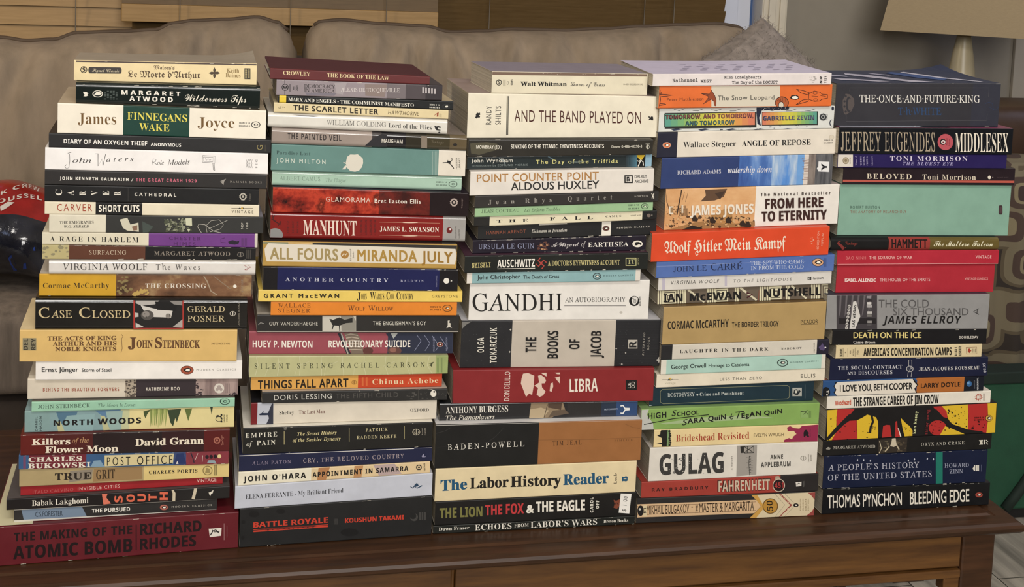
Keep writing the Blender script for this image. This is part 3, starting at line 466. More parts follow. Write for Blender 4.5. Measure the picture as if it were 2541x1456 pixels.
B(1, 'B2', '652 1133.5 598.5 606 658.5 667.5', 'b08e4c', 'Paperback with wavy gold letters on a white panel bordered in ochre', [
  r(640, 1945, 430, 486, '3a3632', .03), r(190, 420, 432, 452, '7d8468', .015), p([(205, 500), (238, 448), (500, 458), (1000, 472), (1500, 486), (1930, 500), (1940, 560), (1925, 640), (1500, 632), (1000, 622), (500, 616), (225, 612), (212, 560)], 'dcd3c2'), 
  t('ALL FOURS', 'b', 258, 590, 866, 604, 100, 'a08c5c', 1.1), t('MIRANDA', 'b', 1046, 608, 1580, 618, 100, 'a8843c', 1.15), t('JULY', 'b', 1628, 616, 1900, 626, 96, '9a7430', 1.15), e(930, 551, 37, 36, 'a67a3c'), l([(908, 560), (922, 540), (936, 556), (952, 538)], 7, 'e6dcc8'), t('Riverhead', 'q', 990, 608, 988, 500, 14, '6e6454'), t('Books', 'q', 1014, 584, 1012, 524, 14, '6e6454')], top='35312e', rough=.24, round=.002)
B(1, 'B2', '653.5 1136 663.5 669.5 717 722', '211f22', 'Dark blue paperback with black ends and a white dot', [
  t('ANOTHER COUNTRY', 'q', 394, 790, 1322, 800, 32, 'c8c8d4', 1.7), t('BALDWIN', 'q', 1434, 798, 1642, 800, 20, 'aaaac0', 1.5), t('VINTAGE', 'm', 1764, 845, 1764, 742, 12, '7d7d98'), e(1848, 788, 26, 26, 'e6e2d6'), p([(1886, 778), (1902, 790), (1886, 798)], 'e6e2d6')], z=[(322, '24285c'), (1785, '211f22')], worn=14, rough=.3)
B(1, 'B2', '641 1147 720.5 723 747 748.5', 'dfc262', 'Thin yellow paperback above the orange one', [
  t('GRANT MacEWAN', 'b', 200, 942, 878, 942, 38, '2a2416', 1.5), t('J', 'R', 1040, 958, 1074, 958, 66, '3a3018'), t('OHN', 'R', 1078, 956, 1130, 956, 54, '3a3018'), t('W', 'R', 1158, 956, 1212, 956, 66, '3a3018'), t('ARE’S', 'R', 1214, 956, 1286, 956, 54, '3a3018'), t('C', 'R', 1306, 956, 1338, 956, 66, '3a3018'), t('OW', 'R', 1340, 956, 1376, 956, 54, '3a3018'), t('C', 'R', 1398, 956, 1428, 956, 66, '3a3018'), t('OUNTRY', 'R', 1430, 956, 1550, 956, 54, '3a3018'), t('GREYSTONE', 'n', 1718, 940, 1952, 940, 24, '6a5a2c', 1.3)])
B(1, 'B2', '672 1133.5 749 750.5 780 781', 'd9812c', 'Bright orange paperback with brown serif capitals', [
  t('WALLACE', 'r', 328, 1028, 622, 1028, 36, '6f3f1c', 1.2), t('STEGNER', 'r', 328, 1074, 618, 1076, 36, '6f3f1c', 1.2), t('W', 'r', 958, 1058, 1020, 1058, 46, '6f3f1c'), t('OLF', 'r', 1026, 1058, 1114, 1058, 36, '6f3f1c', 1.1), t('W', 'r', 1142, 1058, 1206, 1058, 46, '6f3f1c'), t('ILLOW', 'r', 1210, 1058, 1370, 1058, 36, '6f3f1c', 1.1), t('ISBN 0 14', 'S', 1702, 1030, 1800, 1031, 14, '5c3316'), t('01.3403 5', 'S', 1702, 1056, 1800, 1057, 14, '5c3316'), ringp(1856, 1036, 44, 32, '7a4a1c', 'd9812c'), peng(1856, 1036, 28, 20, None, 'ead8b8', '5c3a18')])
B(1, 'B2', '638 1138.5 783.5 783.5 821 823', '33312f', 'Dark grey paperback with a horseman photograph in the middle of its spine', [
  l([(150, 1185), (170, 1165), (200, 1175)], 7, '8d8a84'), t('GUY VANDERHAEGHE', 'n', 248, 1190, 686, 1190, 32, 'cdc8bc', 1.15), r(728, 1032, 1104, 1245, 'c6c1b4'), p([(895, 1105), (1005, 1105), (1030, 1150), (1030, 1240), (900, 1240)], '8d897e'), p([(800, 1150), (880, 1118), (930, 1140), (1000, 1122), (1000, 1165), (940, 1170), (880, 1195), (820, 1190)], '2e2c2a'), l([(830, 1185), (815, 1228)], 10, '2e2c2a'), l([(880, 1180), (885, 1240)], 9, '3c3936'), p([(790, 1132), (815, 1135), (810, 1160)], '2e2c2a'),
  t('THE ENGLISHMAN’S BOY', 'n', 1184, 1188, 1664, 1188, 34, 'd5d0c4', 1.2), pc(1870, 1180, 'd0cabc', -10, -32, 8, -36, 4, -14, 16, -8, 14, 14, 28, 34, 4, 26, -22, 36, -10, 14), r(140, 1955, 1242, 1249, 'b8b2a6')], top='b5ada0')
B(1, 'B2', '618 1124 826 825.5 879 877', '9b4d57', 'Rose paperback with a rifle and coiled wicker chair drawing', [
  p([(865, 1262), (905, 1262), (985, 1448), (945, 1448)], '33343c'), p([(892, 1262), (905, 1262), (965, 1448), (952, 1448)], 'a9a49c'), p([(925, 1262), (1040, 1258), (1088, 1330), (1100, 1448), (990, 1448)], '7e6e60'), [l([(935+i*7, 1280+i*26), (985+i*8, 1268+i*28), (1050+i*7, 1282+i*26)], 9, 'b3a392') for i in range(6)], p([(1300, 1262), (1560, 1258), (1900, 1260), (1900, 1445), (1330, 1446), (1350, 1330)], '33384e'), p([(1345, 1262), (1410, 1260), (1370, 1310)], 'aeb0ac'), e(1380, 1420, 62, 40, '6e4a44'), e(1365, 1412, 30, 22, '93665a'), e(1140, 1420, 46, 34, '6d403c'),
  [l([(1580+i*70, 1275+i*5), (1620+i*80, 1330+i*22), (1560+i*95, 1420)], 5, '8488a0') for i in range(4)], t('HUEY P. NEWTON', 'S', 98, 1388, 638, 1390, 62, 'ece4d8'), t('REVOLUTIONARY SUICIDE', 'S', 784, 1388, 1522, 1386, 62, 'ece4d8'), peng(1790, 1362, 26, 20, '8a3c34', rim='d8c4b4'), t('PENGUIN CLASSICS', 'm', 1742, 1424, 1740, 1292, 14, '8a8da4'), t('DELUXE EDITION', 'm', 1858, 1416, 1856, 1300, 14, '8a8da4')],
  z=[(1318, '3b3f54')], top='8b4a52')
B(1, 'B3', '618.5 1111.5 883.5 881.5 934 924.5', 'b3b184', 'Sage green paperback with widely spaced thin capitals over pale leaf veins', [
  [l([(310+i*220, 140), (330+i*215, 230), (300+i*225, 335)], 6, 'c6c49c') for i in range(9)], [l([(400+i*300, 335), (440+i*290, 240), (560+i*290, 190)], 5, 'c3c198') for i in range(6)], t('SILENT SPRING RACHEL CARSON', 'r', 294, 264, 2024, 248, 50, '40442c', 1.9), p([(2062, 212), (2118, 194), (2098, 222), (2096, 248), (2080, 232), (2070, 236), (2088, 214)], '4c5034'), [r(2150+i*38, 2166+i*38, 150, 300, '7e8c5a') for i in range(2)]], z=[(2136, '93a068')], top='a9a67c', rough=.25)
B(1, 'B3', '622.5 1096.5 936.5 927 970 958.5', 'cf9c50', 'Paperback half ochre with brushy black letters and half vermilion', [
  t('THINGS FALL APART', 'b', 330, 468, 1246, 448, 82, '2b2013', 1.15), ringp(1306, 403, 26, 22, '9a6c30', 'cf9c50'), r(1301, 1311, 386, 420, '9a6c30'), [r(1384+i*40, 1402+i*40, 350, 440, 'd06a3a') for i in range(2)], t('Chinua Achebe', 'q', 1492, 424, 2160, 408, 52, 'e6cfa6', 1.15)], z=[(1345, 'bf4526')])
B(1, 'B3', '650.5 1110 971.5 965 999.5 989', '333231', 'Dark grey paperback with thin capitals and a white comma shape', [
  t('DORIS LESSING', 'n', 492, 584, 1082, 566, 50, 'cfcbc2', 1.15), t('THE FIFTH CHILD', 'n', 1120, 566, 1754, 552, 48, '5b5854', 1.15), r(1958, 1962, 475, 585, '55524e'), specks(1840, 1950, 510, 575, 14, '5b5854', 6, 16, 0, 3), specks(1980, 2240, 500, 570, 24, '55524e', 5, 12, 0, 4), e(2112, 516, 30, 34, 'e3ddd0'), p([(2100, 470), (2135, 490), (2130, 530), (2110, 545)], 'e3ddd0'), e(2120, 498, 10, 9, K)], top='b8ada0', worn=6)
B(1, 'B3', '623 1083 1001.5 994 1052.5 1041.5', '7f2026', 'White paperback with a red end and a swimmer picture block', [
  r(326, 484, 618, 830, 'b9bcc6'), p([(470, 618), (484, 618), (484, 826), (412, 828), (440, 770), (428, 720)], '3a3c4c'), p([(338, 725), (368, 715), (386, 690), (382, 715), (450, 715), (448, 735), (400, 738), (345, 738)], '24304c'), t('Shelley', 'q', 546, 732, 694, 726, 38, '3c3832'), t('The Last Man', 'q', 744, 724, 1008, 716, 38, '6a3028'), t('OXFORD', 'q', 1878, 702, 2066, 698, 32, '4c4840', 1.1)],
  z=[(322, 'b9bcc6'), (484, 'cfc6b6')], top='22242a')
B(1, 'B3', '603 1073 1064 1045 1126.5 1107', '242321', 'Thick black paperback with gold rules between its titles', [
  t('EMPIRE', 'q', 202, 968, 524, 952, 46, 'ddd8c8', 1.35), t('of', 'i', 212, 1052, 272, 1048, 46, 'ddd8c8'), t('PAIN', 'q', 316, 1044, 506, 1036, 48, 'ddd8c8', 1.3), r(592, 598, 898, 1036, 'b9ad7c'), t('The Secret History', 'I', 728, 946, 1128, 928, 34, 'd2c592', 1.05), t('of the Sackler Dynasty', 'I', 680, 1010, 1168, 990, 34, 'd2c592', 1.05), r(1254, 1259, 870, 1006, 'b9ad7c'), t('PATRICK', 'q', 1424, 906, 1648, 896, 34, 'cbbf94', 1.2), t('RADDEN KEEFE', 'q', 1334, 982, 1736, 966, 34, 'cbbf94', 1.2), r(1814, 1819, 848, 980, 'b9ad7c'), ringp(1938, 908, 40, 33, 'a8a08c', '242321'), r(1934, 1942, 880, 936, 'a8a08c'), l([(1914, 905), (1920, 922), (1956, 920), (1962, 902)], 6, 'a8a08c'), t('Anchor', 'm', 2008, 938, 2004, 868, 15, '9a9284'), t('Canada', 'm', 2036, 940, 2032, 868, 15, '9a9284'), e(606, 876, 16, 12, '6d6a62')], top='e2ddd0', worn=10)
B(1, 'B4', '593 1072 1130 1111 1170 1144', '24294a', 'Navy paperback with faint pinkish serif capitals', [
  t('ALAN PATON', 'r', 268, 300, 662, 282, 34, '8e8296', 1.35), t('CRY, THE BELOVED COUNTRY', 'r', 788, 278, 1812, 228, 42, 'a89a9c', 1.35), p([(1992, 210), (2016, 185), (2020, 215), (2038, 210), (2030, 220), (2000, 222)], '8f8ca4'), r(135, 560, 205, 212, 'd8d2c8', -.05), r(610, 1915, 181, 188, 'e6e1d8', -.039), r(1965, 2098, 120, 130, 'c8bba4', -.02)], worn=4)
B(1, 'B4', '591.5 1067 1171.5 1144.5 1205.5 1172.5', 'dfd8c2', 'Cream and peach paperback with chunky black art deco letters', [
  p([(945, 320), (1060, 315), (1020, 450), (930, 455)], 'b07c50'), p([(1310, 300), (1400, 296), (1380, 425), (1300, 430)], 'b98a5c'), p([(1500, 290), (1720, 275), (1790, 390), (1560, 410)], 'b5a09c'), t('JOHN O’HARA', 'SS', 182, 472, 816, 432, 56, K, 1.3), t('APPOINTMENT IN SAMARRA', 'SS', 884, 424, 1856, 358, 48, K, 1.25), flower(1965, 325, 32, '3a3630', 'd5bd94'), t('VINTAGE', 'm', 2032, 366, 2028, 280, 16, '4a4438')], z=[(868, 'd5bd94')], top='cfc6b0')
B(1, 'B4', '583 1072.5 1207 1174 1262.5 1229', 'bcbfc9', 'Pale grey blue paperback with small black lettering and a blue swirl', [
  t('ELENA FERRANTE - My Brilliant Friend', 'q', 202, 648, 1196, 580, 46, '2e2e34'), l([(1880, 520), (1900, 535), (1925, 512), (1940, 490), (1955, 492), (1940, 512), (1925, 530), (1950, 535), (1998, 510)], 10, '2c4a66'), e(1940, 508, 22, 12, '2c4a66')], top='c5c4c6')
B(1, 'B4', '595 1071.5 1263 1230 1359.5 1326.5', '262626', 'Thick scuffed black paperback with blocky red lettering, bottom of the second stack', [
  t('BATTLE ROYALE', 'SS', 282, 938, 1040, 885, 54, 'c8402e'), r(282, 1040, 968, 984, 'c8402e', -.07), r(282, 400, 955, 962, 'c8402e', -.07), r(915, 1040, 912, 919, 'c8402e', -.07), [e(430+i*57, 955-i*4, 6, 6, 'c8402e') for i in range(9)], r(400, 915, 945, 964, '8a2e24', -.07), t('REMASTERED', 'S', 420, 966, 900, 932, 10, '262626', 2), t('KOUSHUN TAKAMI', 'SS', 1214, 888, 1812, 852, 44, 'c8402e'),
  [r(1100+i*14, 1108+i*14, 845, 905, '4c4a48') for i in range(3)], e(1915, 830, 40, 40, '4d4b49'), e(1905, 818, 32, 32, '262626'), [r(1966+i*26, 1984+i*26, 780, 858, '4d4b49') for i in range(3)], [e(x, y, a, b_, '1d1c1c') for x, y, a, b_ in ((560, 770, 45, 25), (290, 800, 55, 30), (1260, 985, 90, 40), (180, 880, 20, 18), (175, 1040, 16, 18))]], worn=8, rough=.5, top='3a3434')
# ================================================================== third stack
B(2, 'C1', '1220.5 1606.5 177 183 229 235.5', 'd8cfb6', 'Small cream mass market paperback turned slightly sideways, topmost of the third stack', [
  r(690, 2243, 150, 184, '7d6656', .011), specks(1200, 2200, 160, 178, 14, 'c0b0a0', 3, 8, .01, 2), e(758, 260, 28, 30, K), e(758, 260, 21, 23, 'd8cfb6'), t('S', 'SS', 746, 276, 772, 274, 34, K), [r(800+i*10, 804+i*10, 232, 298, 'a49c88') for i in range(3)], t('CJ', 'm', 856, 280, 856, 252, 18, K), t('1395', 'S', 896, 290, 896, 230, 20, K), t('Walt Whitman', 'RR', 976, 294, 1436, 296, 42, K), t('Leaves of Grass', 'sc', 1474, 296, 1818, 300, 42, '5e5a54'), t('0-451-52295-9 195', 'm', 2004, 286, 2200, 288, 16, '8a8270')],
  top='8c8490', yaw=4.0, D=.1, worn=3)
B(2, 'C1', '1160.5 1632 233 240.5 337 343', 'dfd7c2', 'Very thick cream paperback with tall thin maroon capitals', [
  pc(545, 590, K, -26, 22, -14, 2, -20, -2, -6, -30, 6, -24, 24, -28, 26, -6, 12, 0, 26, 6, 20, 24, 2, 20, -8, 32), t('RANDY', 'n', 680, 682, 686, 496, 54, '3c3834', 1.15), t('SHILTS', 'n', 776, 682, 780, 496, 54, '3c3834', 1.15), p([(838, 397), (858, 397), (851, 786), (830, 786)], '55524a'), p([(845, 397), (850, 397), (843, 786), (838, 786)], 'b8b09a'), t('AND THE BAND PLAYED ON', 'n', 914, 652, 2180, 672, 116, '54241c', 1.1), pc(2278, 618, K, -26, -14, -14, -22, -6, -4, 4, -18, 22, -16, 26, 20, 10, 22, -2, 12, -28, 22, -12, 2)],
  top='9c8a84', yaw=2.0, D=.13)
B(2, 'C1', '1162.5 1620 351 344.5 388 381', '37342e', 'Thin dark olive paperback with white condensed capitals and pale blotch', [
  p([(470, 870), (560, 860), (640, 856), (740, 872), (760, 930), (680, 950), (560, 985), (480, 970)], '57523e'), t('MOWBRAY (ED.)', 'S', 532, 922, 784, 924, 34, 'e0dacb'), t('SINKING OF THE TITANIC: EYEWITNESS ACCOUNTS', 'S', 878, 922, 1810, 916, 40, 'e8e2d4', 1.05), t('Dover 0-486-40298-3', 'm', 1886, 916, 2190, 912, 26, 'cfcabb'), r(2226, 2268, 872, 880, 'c8c3b4'), ringp(2248, 905, 18, 22, 'c8c3b4', '37342e'), r(2243, 2253, 888, 922, 'c8c3b4')], worn=6, rough=.3)
B(2, 'C1', '1159 1617 390.5 384 420.5 415', '2d3638', 'Dark slate paperback with wavy yellow lettering and a yellow dancer mark', [
  t('John Wyndham', 'm', 484, 1060, 896, 1056, 36, 'd9d5c8', 1.1), t('introduction by EDMUND MORRIS', 'n', 486, 1104, 1048, 1094, 20, '7d8684', 1.1), t('The Day of the Triffids', 'm', 1128, 1076, 1946, 1066, 40, 'd3cc84', 1.3), l([(760, 1020), (800, 1040), (820, 1075)], 8, '8a9698'), l([(1250, 1000), (1300, 1030)], 12, '5f7682'), [l([(1480+i*20, 1060+i*3), (1540+i*60, 1050-i*4)], 4, '6a7672') for i in range(3)],
  grad(2030, 2138, 986, 1112, ['2d3c42', '4a7688'], -.015), t('MODERN LIBRARY', 'm', 2074, 1090, 2072, 1005, 12, '24424e'), p([(2136, 986), (2224, 984), (2205, 1010), (2190, 1035), (2165, 1030), (2142, 1005)], 'cfae2c'), l([(2138, 1042), (2160, 1050), (2175, 1035), (2200, 1055), (2204, 1092)], 9, 'e6e2d4'), l([(2175, 1045), (2150, 1100)], 9, 'e6e2d4')],
  z=[(2138, '1b1d1e'), (2222, '86a8ba')], worn=16, rough=.3)
B(2, 'C1', '1166.5 1622 427 417 484.5 473.5', 'd9d2c8', 'White paperback with one tan and one black line of capitals', [
  t('POINT COUNTER POINT', 'm', 538, 1258, 1756, 1232, 78, 'a97a42', 1.05), t('ALDOUS HUXLEY', 'm', 880, 1340, 1760, 1320, 78, '2a2826', 1.02), r(2014, 2098, 1188, 1268, K), r(2026, 2086, 1200, 1258, 'd9d2c8'), r(2036, 2062, 1204, 1250, K), r(2046, 2076, 1216, 1254, 'd9d2c8'), r(2054, 2066, 1222, 1248, K), t('DALKEY', 'm', 2116, 1218, 2240, 1214, 32, '55524e'), t('ARCHIVE', 'm', 2116, 1266, 2254, 1262, 32, '55524e')])
B(2, 'C2', '1178 1634 487 474.5 515 498.5', '35312f', 'Thin dark paperback with widely spaced faint grey lettering', [
  t('Jean Rhys', 'q', 652, 190, 1288, 164, 44, '97928a', 2.2), t('Quartet', 'q', 1448, 156, 1892, 140, 46, '97928a', 2.4), t('NORTON', 'n', 2116, 118, 2248, 112, 14, 'b8b2a8', 1.5), l([(2285, 80), (2300, 100), (2290, 130)], 8, 'd8d2c4'), l([(2310, 78), (2300, 100), (2308, 132)], 8, 'd8d2c4')])
B(2, 'C2', '1178 1620 517.5 502.5 537.5 521.5', '93b489', 'Thin light green paperback among the dark thin ones of the third stack', [
  t('JEAN COCTEAU', 'r', 584, 276, 962, 264, 34, '4c6048', 1.1), t('Les Enfants Terribles', 'i', 1012, 264, 1372, 252, 32, '4c6048', 1.05), t('ISBN 0 14', 'S', 2054, 206, 2156, 202, 16, '36463a'), t('01.8028 1', 'S', 2054, 240, 2156, 238, 16, '36463a'), ringp(2218, 208, 38, 28, '3c4c3c', '93b489'), peng(2218, 208, 26, 18, None, 'd8dcc4', '3c4c3c')])
B(2, 'C2', '1176 1630 539.5 523 561 542', '262422', 'Thin paperback with a long cream panel of spaced black capitals', [
  t('T H E', 'R', 736, 374, 1052, 364, 30, K, 1.4), t('F A L L', 'R', 1266, 352, 1700, 336, 34, K, 1.4), t('CAMUS', 'R', 1826, 320, 1982, 314, 18, K, 1.3), t('VINTAGE', 'm', 2076, 308, 2182, 302, 12, '4a443a', 1.3), e(2258, 300, 20, 18, '7a6a60'), e(2290, 297, 5, 6, 'c8c0b0')], z=[(665, 'd9d0b4'), (2190, '211f1f')])
B(2, 'C2', '1186 1628.5 562 545 594 576', '262627', 'Black paperback with a white band and oval bird mark near the end', [
  t('HANNAH ARENDT', 'm', 632, 490, 1026, 474, 32, '91503a', 1.2), t('Eichmann in Jerusalem', 'I', 1084, 474, 1440, 462, 32, 'd8d3c8', 1.1), peng(1830, 430, 32, 22, '6e4236', rim='3a2a26'), t('PENGUIN CLASSICS', 'm', 1940, 432, 2266, 418, 15, 'c8c2b6', 1.5), r(1160, 1440, 384, 398, 'd8d2c4', -.04)], z=[(1785, 'e3ddd0'), (1876, '262627')], worn=10)
B(2, 'C2', '1173 1602.5 597 589 629 621.5', '2b2532', 'Worn dark purple paperback ending in a white oval mark', [
  t('URSULA LE GUIN', 'r', 552, 636, 1110, 630, 50, '8a8ea8', 1.1), specks(1140, 1270, 570, 640, 20, '6d4438', 8, 22, 0, 3), specks(1180, 1260, 580, 640, 6, 'b58a64', 6, 16, 0, 4), t('A Wizard', 'sc', 1284, 614, 1560, 608, 44, 'd6d0cc'), t('of', 'i', 1580, 610, 1626, 606, 46, 'd6d0cc'), t('EARTHSEA', 'q', 1650, 616, 2054, 608, 46, 'e8e3d8', 1.05), e(2145, 584, 52, 34, 'e6e0d2'), pc(2148, 582, K, -34, 6, -20, -16, 6, -18, 34, -8, 38, 8, 26, 14, 14, 4, -6, 14, -20, 18)], worn=40, rough=.3)
B(2, 'C2', '1153 1607.5 635 626.5 675 666.5', '20231f', 'Black paperback with white and straw capitals and a small red emblem', [
  t('NYISZLI', 'mo', 488, 824, 674, 818, 48, 'c5b87c'), t('AUSCHWITZ', 'S', 742, 822, 1118, 812, 78, 'f0ebe0'), r(742, 1120, 832, 838, 'e8e2d4', -.018),
  [l([(1180+40*(a*c1-b_*s1), 778+42*(a*s1+b_*c1)) for a, b_ in q_], 12, 'b3453c') for c1, s1 in ((.75, .66),) for q_ in ([(-1, -.9), (-1, 0), (1, 0), (1, .9)], [(.9, -1), (0, -1), (0, 1), (-.9, 1)])],
  t('A DOCTOR’S EYEWITNESS ACCOUNT', 'R', 1248, 804, 1966, 792, 50, 'c9bd84'), r(2026, 2134, 722, 804, 'b3b07c'), r(2034, 2126, 732, 796, '20231f'), t('IT', 'R', 2052, 786, 2118, 782, 46, 'b3b07c'), t('ARCADE', 'm', 2162, 800, 2160, 722, 14, '8d8a64')], worn=18, top='5a3a4a')
B(2, 'C2', '1158.5 1589 678 669.5 702 693.5', 'd6cfc4', 'Pale blue paperback with white ends and an outlined bird mark, above the widest white title', [
  t('John Christopher', 'm', 542, 940, 972, 930, 42, '23282a'), t('The Death of Grass', 'm', 1002, 934, 1360, 926, 34, '23282a'), ringp(1740, 908, 42, 33, '30383a', '86a9ab'), peng(1740, 908, 34, 24, None, 'e8e4d8', '283032'), t('MODERN CLASSICS', 'm', 1806, 912, 2096, 902, 14, '4c6466', 1.6)], z=[(490, '86a9ab'), (2124, 'd6cfc4')])
B(2, 'C2', '1164 1610 704 698 793.5 788', 'dcd8d1', 'Thick white paperback with huge thin black serif capitals', [
  t('G', 'r', 494, 1258, 654, 1256, 176, '23201e'), t('ANDHI', 'r', 650, 1256, 1392, 1250, 170, '23201e'), t('AN AUTOBIOGRAPHY', 'r', 1420, 1168, 2024, 1162, 46, '3a3734', 1.05), r(1412, 2028, 1201, 1206, '4a4744'), e(2112, 1156, 52, 50, K), p([(2095, 1115), (2120, 1110), (2150, 1130), (2145, 1165), (2120, 1195), (2095, 1185), (2085, 1150)], 'dcd8d1'), [l([(2090+i*15, 1125+i*4), (2112+i*9, 1150), (2100+i*14, 1185-i*6)], 4, K) for i in range(3)], t('BEACON', 'S', 2178, 1204, 2176, 1112, 14, K), e(1980, 1270, 16, 12, 'c0bab0')], top='b9b5b2')
B(2, 'C3', '1143.5 1643 797.5 798 914 907.5', '2d2d30', 'Massive paperback with starry black ends and a beige middle of sideways words', [
  specks(385, 870, 80, 525, 60, '5c5c60', 1.5, 4, 0, 3), specks(1930, 2380, 80, 505, 60, '57575c', 1.5, 4, 0, 4), [r(1930, 2380, 85+i*16, 87+i*16, '37373a') for i in range(26)], p([(378, 74), (485, 64), (430, 100), (390, 140)], '7a7874'), [pc(x, y, 'c9c5bb', 0, -a, a*.3, -a*.3, a, 0, a*.3, a*.3, 0, a, -a*.3, a*.3, -a, 0, -a*.3, -a*.3) for x, y, a in ((872, 150, 12), (865, 372, 12), (1986, 494, 12), (2024, 382, 10), (2356, 452, 32), (1930, 340, 10))],
  t('OLGA', 'S', 606, 378, 606, 228, 64, 'd8d3c6', 1.15), t('TOKARCZUK', 'S', 734, 484, 736, 130, 68, 'd8d3c6', 1.1), t('THE', 'S', 1130, 376, 1132, 226, 106, K), t('BOOKS', 'S', 1348, 436, 1352, 162, 106, K), t('OF', 'S', 1562, 344, 1564, 246, 102, K), t('JACOB', 'S', 1778, 430, 1784, 164, 104, K), r(2050, 2142, 250, 338, 'b8b2a6'), t('R', 'SS', 2132, 326, 2132, 266, 74, '2a2a2c'), t('RIVERHEAD', 'I', 2206, 408, 2220, 178, 18, 'a09a90', 1.4), t('BOOKS', 'I', 2258, 356, 2266, 226, 18, 'a09a90', 1.4)],
  z=[(885, 'b9afa1'), (1920, '2d2d30')], top='cfcdd0', D=.15)
B(2, 'C3', '1123 1622 917.5 913.5 999.5 992', '8f2a2c', 'Thick dull red paperback with pale pink face fragments on its spine', [
  r(255, 298, 555, 885, '2a2322'), t('DON DELILLO', 'n', 862, 862, 872, 572, 54, 'e3d5c8', 1.05), p([(985, 640), (1000, 592), (1050, 585), (1112, 612), (1105, 720), (1090, 805), (1060, 792), (1030, 825), (1005, 760), (978, 690)], 'd9bfae'), p([(1150, 612), (1180, 605), (1215, 630), (1230, 660), (1218, 688), (1185, 690), (1190, 730), (1225, 770), (1200, 810), (1165, 825), (1135, 800), (1150, 735), (1112, 712), (1140, 695), (1160, 680)], 'd9bfae'), p([(1180, 585), (1235, 582), (1235, 620), (1200, 600)], 'd9bfae'), p([(1275, 690), (1298, 680), (1302, 720), (1285, 775), (1266, 765)], 'd9bfae'), p([(1318, 632), (1368, 618), (1368, 692)], 'd9bfae'), p([(1315, 582), (1370, 580), (1370, 598), (1340, 596)], 'd9bfae'), t('LIBRA', 'S', 1466, 776, 1748, 768, 128, 'e6dccd'), r(2028, 2138, 654, 756, '1c1817'), t('L&', 'n', 2078, 736, 2078, 682, 30, 'd8d0c4'), t('OD', 'n', 2118, 738, 2118, 672, 34, 'd8d0c4')])
B(2, 'C3', '1091 1581.5 1001 995 1045 1033.5', '1f2026', 'Rounded black book with a tan keyboard photograph and a dark blue end', [
  t('ANTHONY BURGESS', 'q', 228, 990, 850, 974, 64, 'e6e0d4'), t('The Pianoplayers', 'i', 226, 1058, 716, 1044, 46, 'ddd6c8'), p([(1080, 888), (1400, 880), (1420, 950), (1290, 1030), (1060, 1044)], '8f7c62'), p([(1070, 950), (1180, 930), (1260, 960), (1200, 1035), (1060, 1042)], 'b5a283'), p([(1250, 890), (1390, 882), (1380, 955), (1250, 930)], '5d4a3c'), l([(1245, 900), (1210, 1030)], 6, '4a3c30'), p([(1300, 960), (1420, 950), (1460, 990), (1250, 1030)], '6a5a4a'), t('HUTCHINSON', 'm', 1814, 958, 1948, 950, 14, 'a8b4c4'), l([(1975, 915), (2000, 910), (2018, 938), (2066, 940)], 14, 'e3e3e0'), l([(1975, 988), (2000, 990), (2020, 955), (2066, 950)], 14, 'e3e3e0')],
  z=[(1440, '2b2a2c'), (1780, '26364e'), (1930, '2c4c7c')], hard=1, rough=.2, round=.0018)
B(2, 'C3', '1080 1591 1054 1040.5 1162.5 1141.5', '1f1f1e', 'Massive paperback half creased black and half caramel brown', [
  t('BADEN-POWELL', 'r', 246, 1356, 1012, 1318, 56, 'ddd8cc', 1.5), t('TIM JEAL', 'r', 1294, 1310, 1586, 1300, 44, '4a2c16', 1.4), t('PIMLICO', 'r', 1914, 1272, 2104, 1262, 18, '6e4824', 1.4), l([(130, 1190), (220, 1165), (280, 1130)], 5, '3c3b39'), l([(640, 1280), (720, 1225), (800, 1140)], 5, '3a3937'), l([(140, 1330), (600, 1285), (1140, 1260)], 4, '2c2b2a'), l([(1160, 1255), (1700, 1250), (2180, 1230)], 4, '8a5c34'), l([(2020, 1095), (2100, 1130), (2170, 1140)], 5, '8a5c34'), r(122, 2183, 1103, 1112, 'd8d4cc', -.027)], z=[(1152, '98653a')], top='dcd9d6', D=.135)
B(2, 'C4', '1079.5 1578 1164 1143 1244.5 1220.5', 'd8c7a0', 'Thick straw cream paperback with blue and black didone lettering', [
  t('The', 'RR', 176, 798, 438, 778, 106, '225c80'), t('Labor', 'RR', 470, 774, 854, 756, 106, '241f1a'), t('History', 'RR', 876, 758, 1378, 738, 106, '241f1a'), t('Reader', 'RR', 1404, 738, 1856, 718, 106, '225c80'), t('Leab', 'n', 1938, 722, 1938, 622, 32, '3a342a'), p([(1988, 650), (2010, 656), (2030, 648), (2046, 654), (2046, 694), (2030, 702), (2008, 698), (1990, 702)], '225c80'), r(2006, 2034, 668, 678, 'd8c7a0')])
B(2, 'C4', '1079.5 1578 1245.5 1220 1304 1279', '1f1d1b', 'Black paperback with olive, red and white block capitals and a price sticker', [
  t('THE LION', 'SS', 166, 1070, 592, 1050, 98, '7d7a44'), t('THE FOX', 'SS', 622, 1040, 1006, 1020, 100, 'c23c3e'), t('&', 'b', 1036, 1018, 1106, 1014, 78, 'e8e2d4'), t('THE EAGLE', 'SS', 1132, 1008, 1618, 988, 102, 'ebe5d8'), t('CAROL', 'SS', 1702, 1012, 1702, 862, 30, 'e0dacd', 1.2), t('OFF', 'SS', 1758, 972, 1760, 892, 30, 'e0dacd', 1.2), p([(1905, 885), (1930, 895), (1968, 880), (1970, 945), (1940, 975), (1905, 965), (1915, 925)], '8a4a34'), l([(1920, 930), (1940, 915), (1952, 935)], 6, '1f1d1b')],
  part=[('price_sticker', 'small white price sticker printed $ 1.00', [(1977, 822), (2084, 826), (2062, 1022), (1956, 1014)], [t('$ 1.00', 'm', 2028, 1002, 2046, 852, 38, '44444a', 1.3)])])
